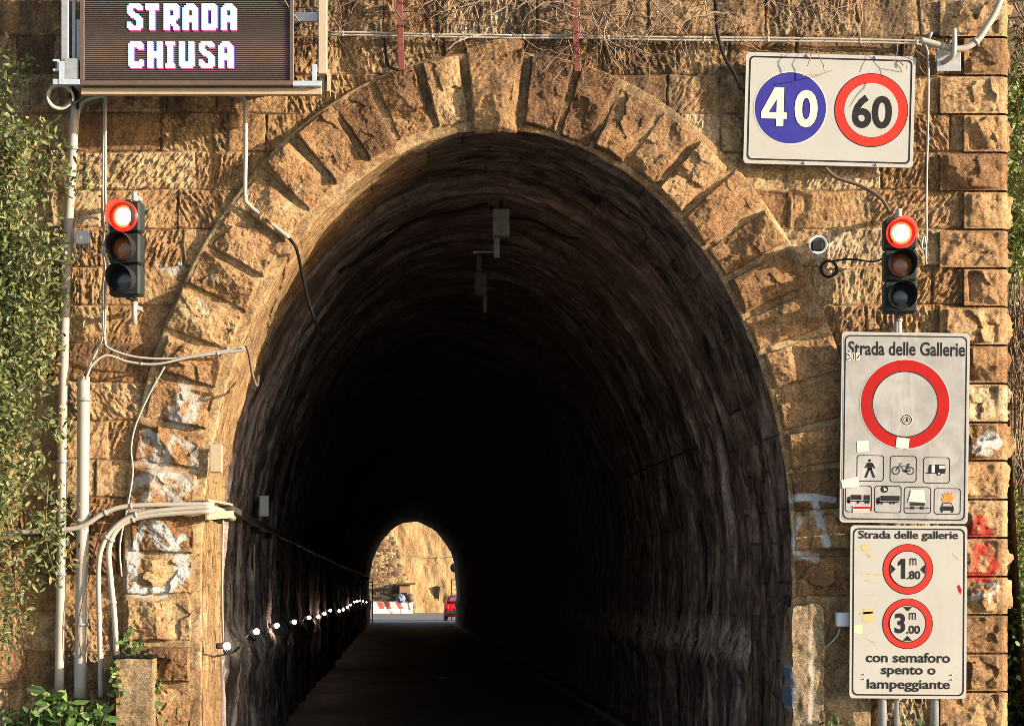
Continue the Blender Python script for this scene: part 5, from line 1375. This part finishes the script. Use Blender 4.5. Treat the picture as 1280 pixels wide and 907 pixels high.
# the big olive-leaved shrub hanging over the left edge
rr = np.random.default_rng(11); stems = []
for k in range(215):
    py = rr.uniform(150, 690); edge = 66+16*math.sin(py*.021)+14*math.sin(py*.057+1)
    if py < 190: edge *= max(.15, (py-95)/95)
    if py > 560: edge *= max(.1, (700-py)/140)*rr.uniform(.5, 1)
    px0 = -90+rr.uniform(0, 60); px1 = px0+(edge-px0)*rr.uniform(.35, 1.0)
    yy0 = rr.uniform(-.75, -.35); n = 9
    a_ = W(px0, py+rr.uniform(-10, 50), yy0); b_ = W(px1, py+rr.uniform(-30, 20), rr.uniform(-.8, -.25))
    stems.append(smooth_path([a_, (a_+b_)/2+rr.normal(size=3)*.06, b_], 4))
for (x0, y0, x1, y1) in ((-30, 110, 14, 66), (-30, 130, 40, 88), (-30, 120, 34, 100), (-30, 200, 50, 158), (-20, 720, 60, 668), (-20, 740, 45, 700), (-20, 790, 25, 740), (40, 600, 95, 652), (30, 640, 86, 690), (40, 250, 78, 205), (30, 330, 84, 300), (40, 420, 84, 395), (50, 520, 84, 545), (60, 200, 112, 232), (60, 160, 70, 215), (20, 700, 30, 800), (0, 760, 10, 810), (60, 600, 74, 730)):
    a_, b_ = W(x0, y0, -.5), W(x1, y1, -.35); stems.append(smooth_path([a_, (a_+b_)/2+rr.normal(size=3)*.04, b_], 4))
# trunk and main limbs off to the left, where the shrub is rooted
base = np.array([-4.6, -.55, 0.0])
for k in range(9): stems.append(smooth_path([base+rr.normal(size=3)*[.1, .1, 0], base+np.array([rr.uniform(0, .5), rr.uniform(-.1, .1), 1.6+.2*k]), W(rr.uniform(-60, 10), 660-58*k, -.55)], 6))
plant('shrub', base, 'large olive green small leaved shrub spilling over the left edge of the wall', 'shrub', stems, 25000, .058, .025, M_OLIVE, 12, .075, None, None, .009)
# low growth at the left foot
def clump(name, px0, px1, ytop, lab, nst, nl, lng, wid, mat, seed, y=-.5, dy=.25, group=None, rad=.006, cat='plant'):
    rr = np.random.default_rng(seed); stems = []
    for k in range(nst):
        px = rr.uniform(px0, px1); p = W(px, 0, y); p[2] = 0; p[1] = y+rr.uniform(-dy, dy)
        top = W(px+rr.uniform(-14, 14), ytop+rr.uniform(0, 55), y)
        stems.append(smooth_path([p, (p+top)/2+rr.normal(size=3)*.05, top+np.array([0, rr.uniform(-dy, dy), 0])], 5))
    c = W((px0+px1)/2, 0, y); c[2] = 0
    return plant(name, c, lab, cat, stems, nl, lng, wid, mat, seed+1, .045, group, None, rad)
G_ = 'weeds along the foot of the wall'
clump('weed', -20, 60, 884, 'dark green low weeds at the bottom left corner', 26, 900, .085, .04, M_BRAMBLE, 301, -.7, .3, G_)
clump('bramble', 52, 92, 862, 'bright broad leaved bramble in front of the wide white pipe', 22, 700, .12, .085, M_BRAMBLE, 303, -.75, .25, G_)
clump('bramble', 95, 140, 868, 'leafy bramble between the wide white pipe and the concrete post', 18, 480, .10, .06, M_BRAMBLE, 305, -.55, .2, G_)
clump('weed', 192, 225, 893, 'small tuft of weeds right of the concrete post', 10, 220, .07, .035, M_BRAMBLE, 307, -.25, .08, G_)
clump('weed', 985, 1012, 899, 'small grassy weed at the foot of the rendered jamb', 8, 140, .07, .03, M_BRAMBLE, 309, -.34, .06, G_)
clump('weed', 1026, 1052, 886, 'bright weed right of the rendered jamb', 10, 160, .07, .03, M_BRAMBLE, 311, -.25, .06, G_)
clump('weed', 1140, 1200, 893, 'low weeds beneath the size limit board', 14, 260, .06, .03, M_BRAMBLE, 313, -.4, .1, G_)
rr = np.random.default_rng(17)
st = [pxpath([(150, 900), (153, 860), (160, 830), (162, 800), (166, 775)], -.20), pxpath([(150, 880), (147, 850), (146, 835)], -.46), pxpath([(160, 850), (172, 815), (180, 806)], -.24), pxpath([(196, 900), (194, 870), (198, 840)], -.2)]
plant('ivy_sprig', W(152, 895, -.2), 'thin ivy sprig climbing behind the concrete post', 'ivy', st, 120, .06, .045, M_BRAMBLE, 18, .03, None, None, .005)
# slope right of the quoins
def scrub(px0, px1, py0, py1, yb, lab, nst, nl, lng, wid, mat, seed, cat='bush', name='bush', twig=False):
    rr = np.random.default_rng(seed); stems = []
    for k in range(nst):
        a_ = W(rr.uniform(px0, px1+15), rr.uniform(py0+20, py1+30), yb+.8); b_ = W(rr.uniform(px0, px1), rr.uniform(py0, py1), yb+rr.uniform(-.4, .4))
        stems.append(smooth_path([a_, (a_+b_)/2+rr.normal(size=3)*.10, b_], 5))
    c = W((px0+px1)/2, py1, yb+.8)
    if twig:
        r = empty(name, c, lab, cat); mb = MB()
        for P in stems: mb.tube(P, np.linspace(.010, .004, len(P)), 5)
        mb.build('stem', M_TWIG, r); return r
    return plant(name, c, lab, cat, stems, nl, lng, wid, mat, seed+1, .09, None, None, .008)
scrub(1266, 1300, -20, 100, 1.0, 'tangle of bare grey twigs on the slope at the top right corner', 60, 0, 0, 0, None, 401, 'dry twigs', 'dry_twigs', True)
scrub(1262, 1300, 70, 210, .9, 'dark green bush beside the upper quoins on the slope', 50, 1800, .06, .03, M_SCRUB, 403)
scrub(1262, 1300, 200, 340, .9, 'yellow green bush beside the quoins level with the right signal', 50, 1900, .06, .03, M_SCRUB, 405)
scrub(1262, 1300, 330, 620, 1.1, 'bare brown twigs on the slope beside the middle quoins', 150, 0, 0, 0, None, 407, 'dry twigs', 'dry_twigs', True)
scrub(1262, 1300, 610, 710, .9, 'dark scrub on the slope beside the red painted quoins', 30, 900, .05, .03, M_SCRUB, 409)
scrub(1250, 1300, 690, 900, .8, 'leafy yellow green bush at the foot of the corner quoins', 60, 2600, .06, .04, M_BRAMBLE, 411)
# dry creeper over the top of the wall
def creeper(pts, n, lab, seed, spread=40, ln=16, grav=.03, yb=-.16, mat=None, rad=.006):
    rr = np.random.default_rng(seed); mb = MB()
    for k in range(n):
        px, py = pts[rr.integers(len(pts))]
        p = W(px+rr.normal()*spread, py+rr.normal()*12, yb+rr.uniform(-.12, .06))
        d = rr.normal(size=3)*[1, .12, .8]
        P = twig_path(p, d/np.linalg.norm(d), rr.integers(ln//2, ln), .045, .20, rr, grav)
        for q in P: q[1] = min(q[1], -.075)
        mb.tube(P, np.linspace(rad*rr.uniform(.7, 1.3), .002, len(P)), 4)
    r = empty('dry_creeper', W(*pts[0], yb), lab, 'dry creeper', 'dry creepers over the wall top'); mb.build('stem', mat or M_TWIG, r)
creeper([(560, -5), (600, 0), (640, 5), (680, 0)], 34, 'dry creeper twigs hanging over the keystone', 501, 30)
creeper([(735, 10), (750, 40), (770, 20), (790, 50), (800, 0), (730, 60)], 62, 'dense dry creeper tangle right of the right red bar', 503, 28)
creeper([(840, -5), (880, 5), (930, -5), (990, 0), (1060, -5)], 34, 'dry creeper twigs along the top above the speed board', 505, 36)
creeper([(440, -5), (470, 0), (530, -5), (420, 10)], 22, 'thin dry creeper between the message board and the left red bar', 507, 22, mat=M_TWIGD)
creeper([(372, 10), (380, 30), (388, 0)], 8, 'few dry twigs caught beside the message board', 509, 6, 14, yb=-.5)
creeper([(1010, 75), (1016, 60), (1135, 80)], 10, 'little dry twig tuft over the top edge of the speed board', 511, 8, 8, yb=-.2, rad=.004)
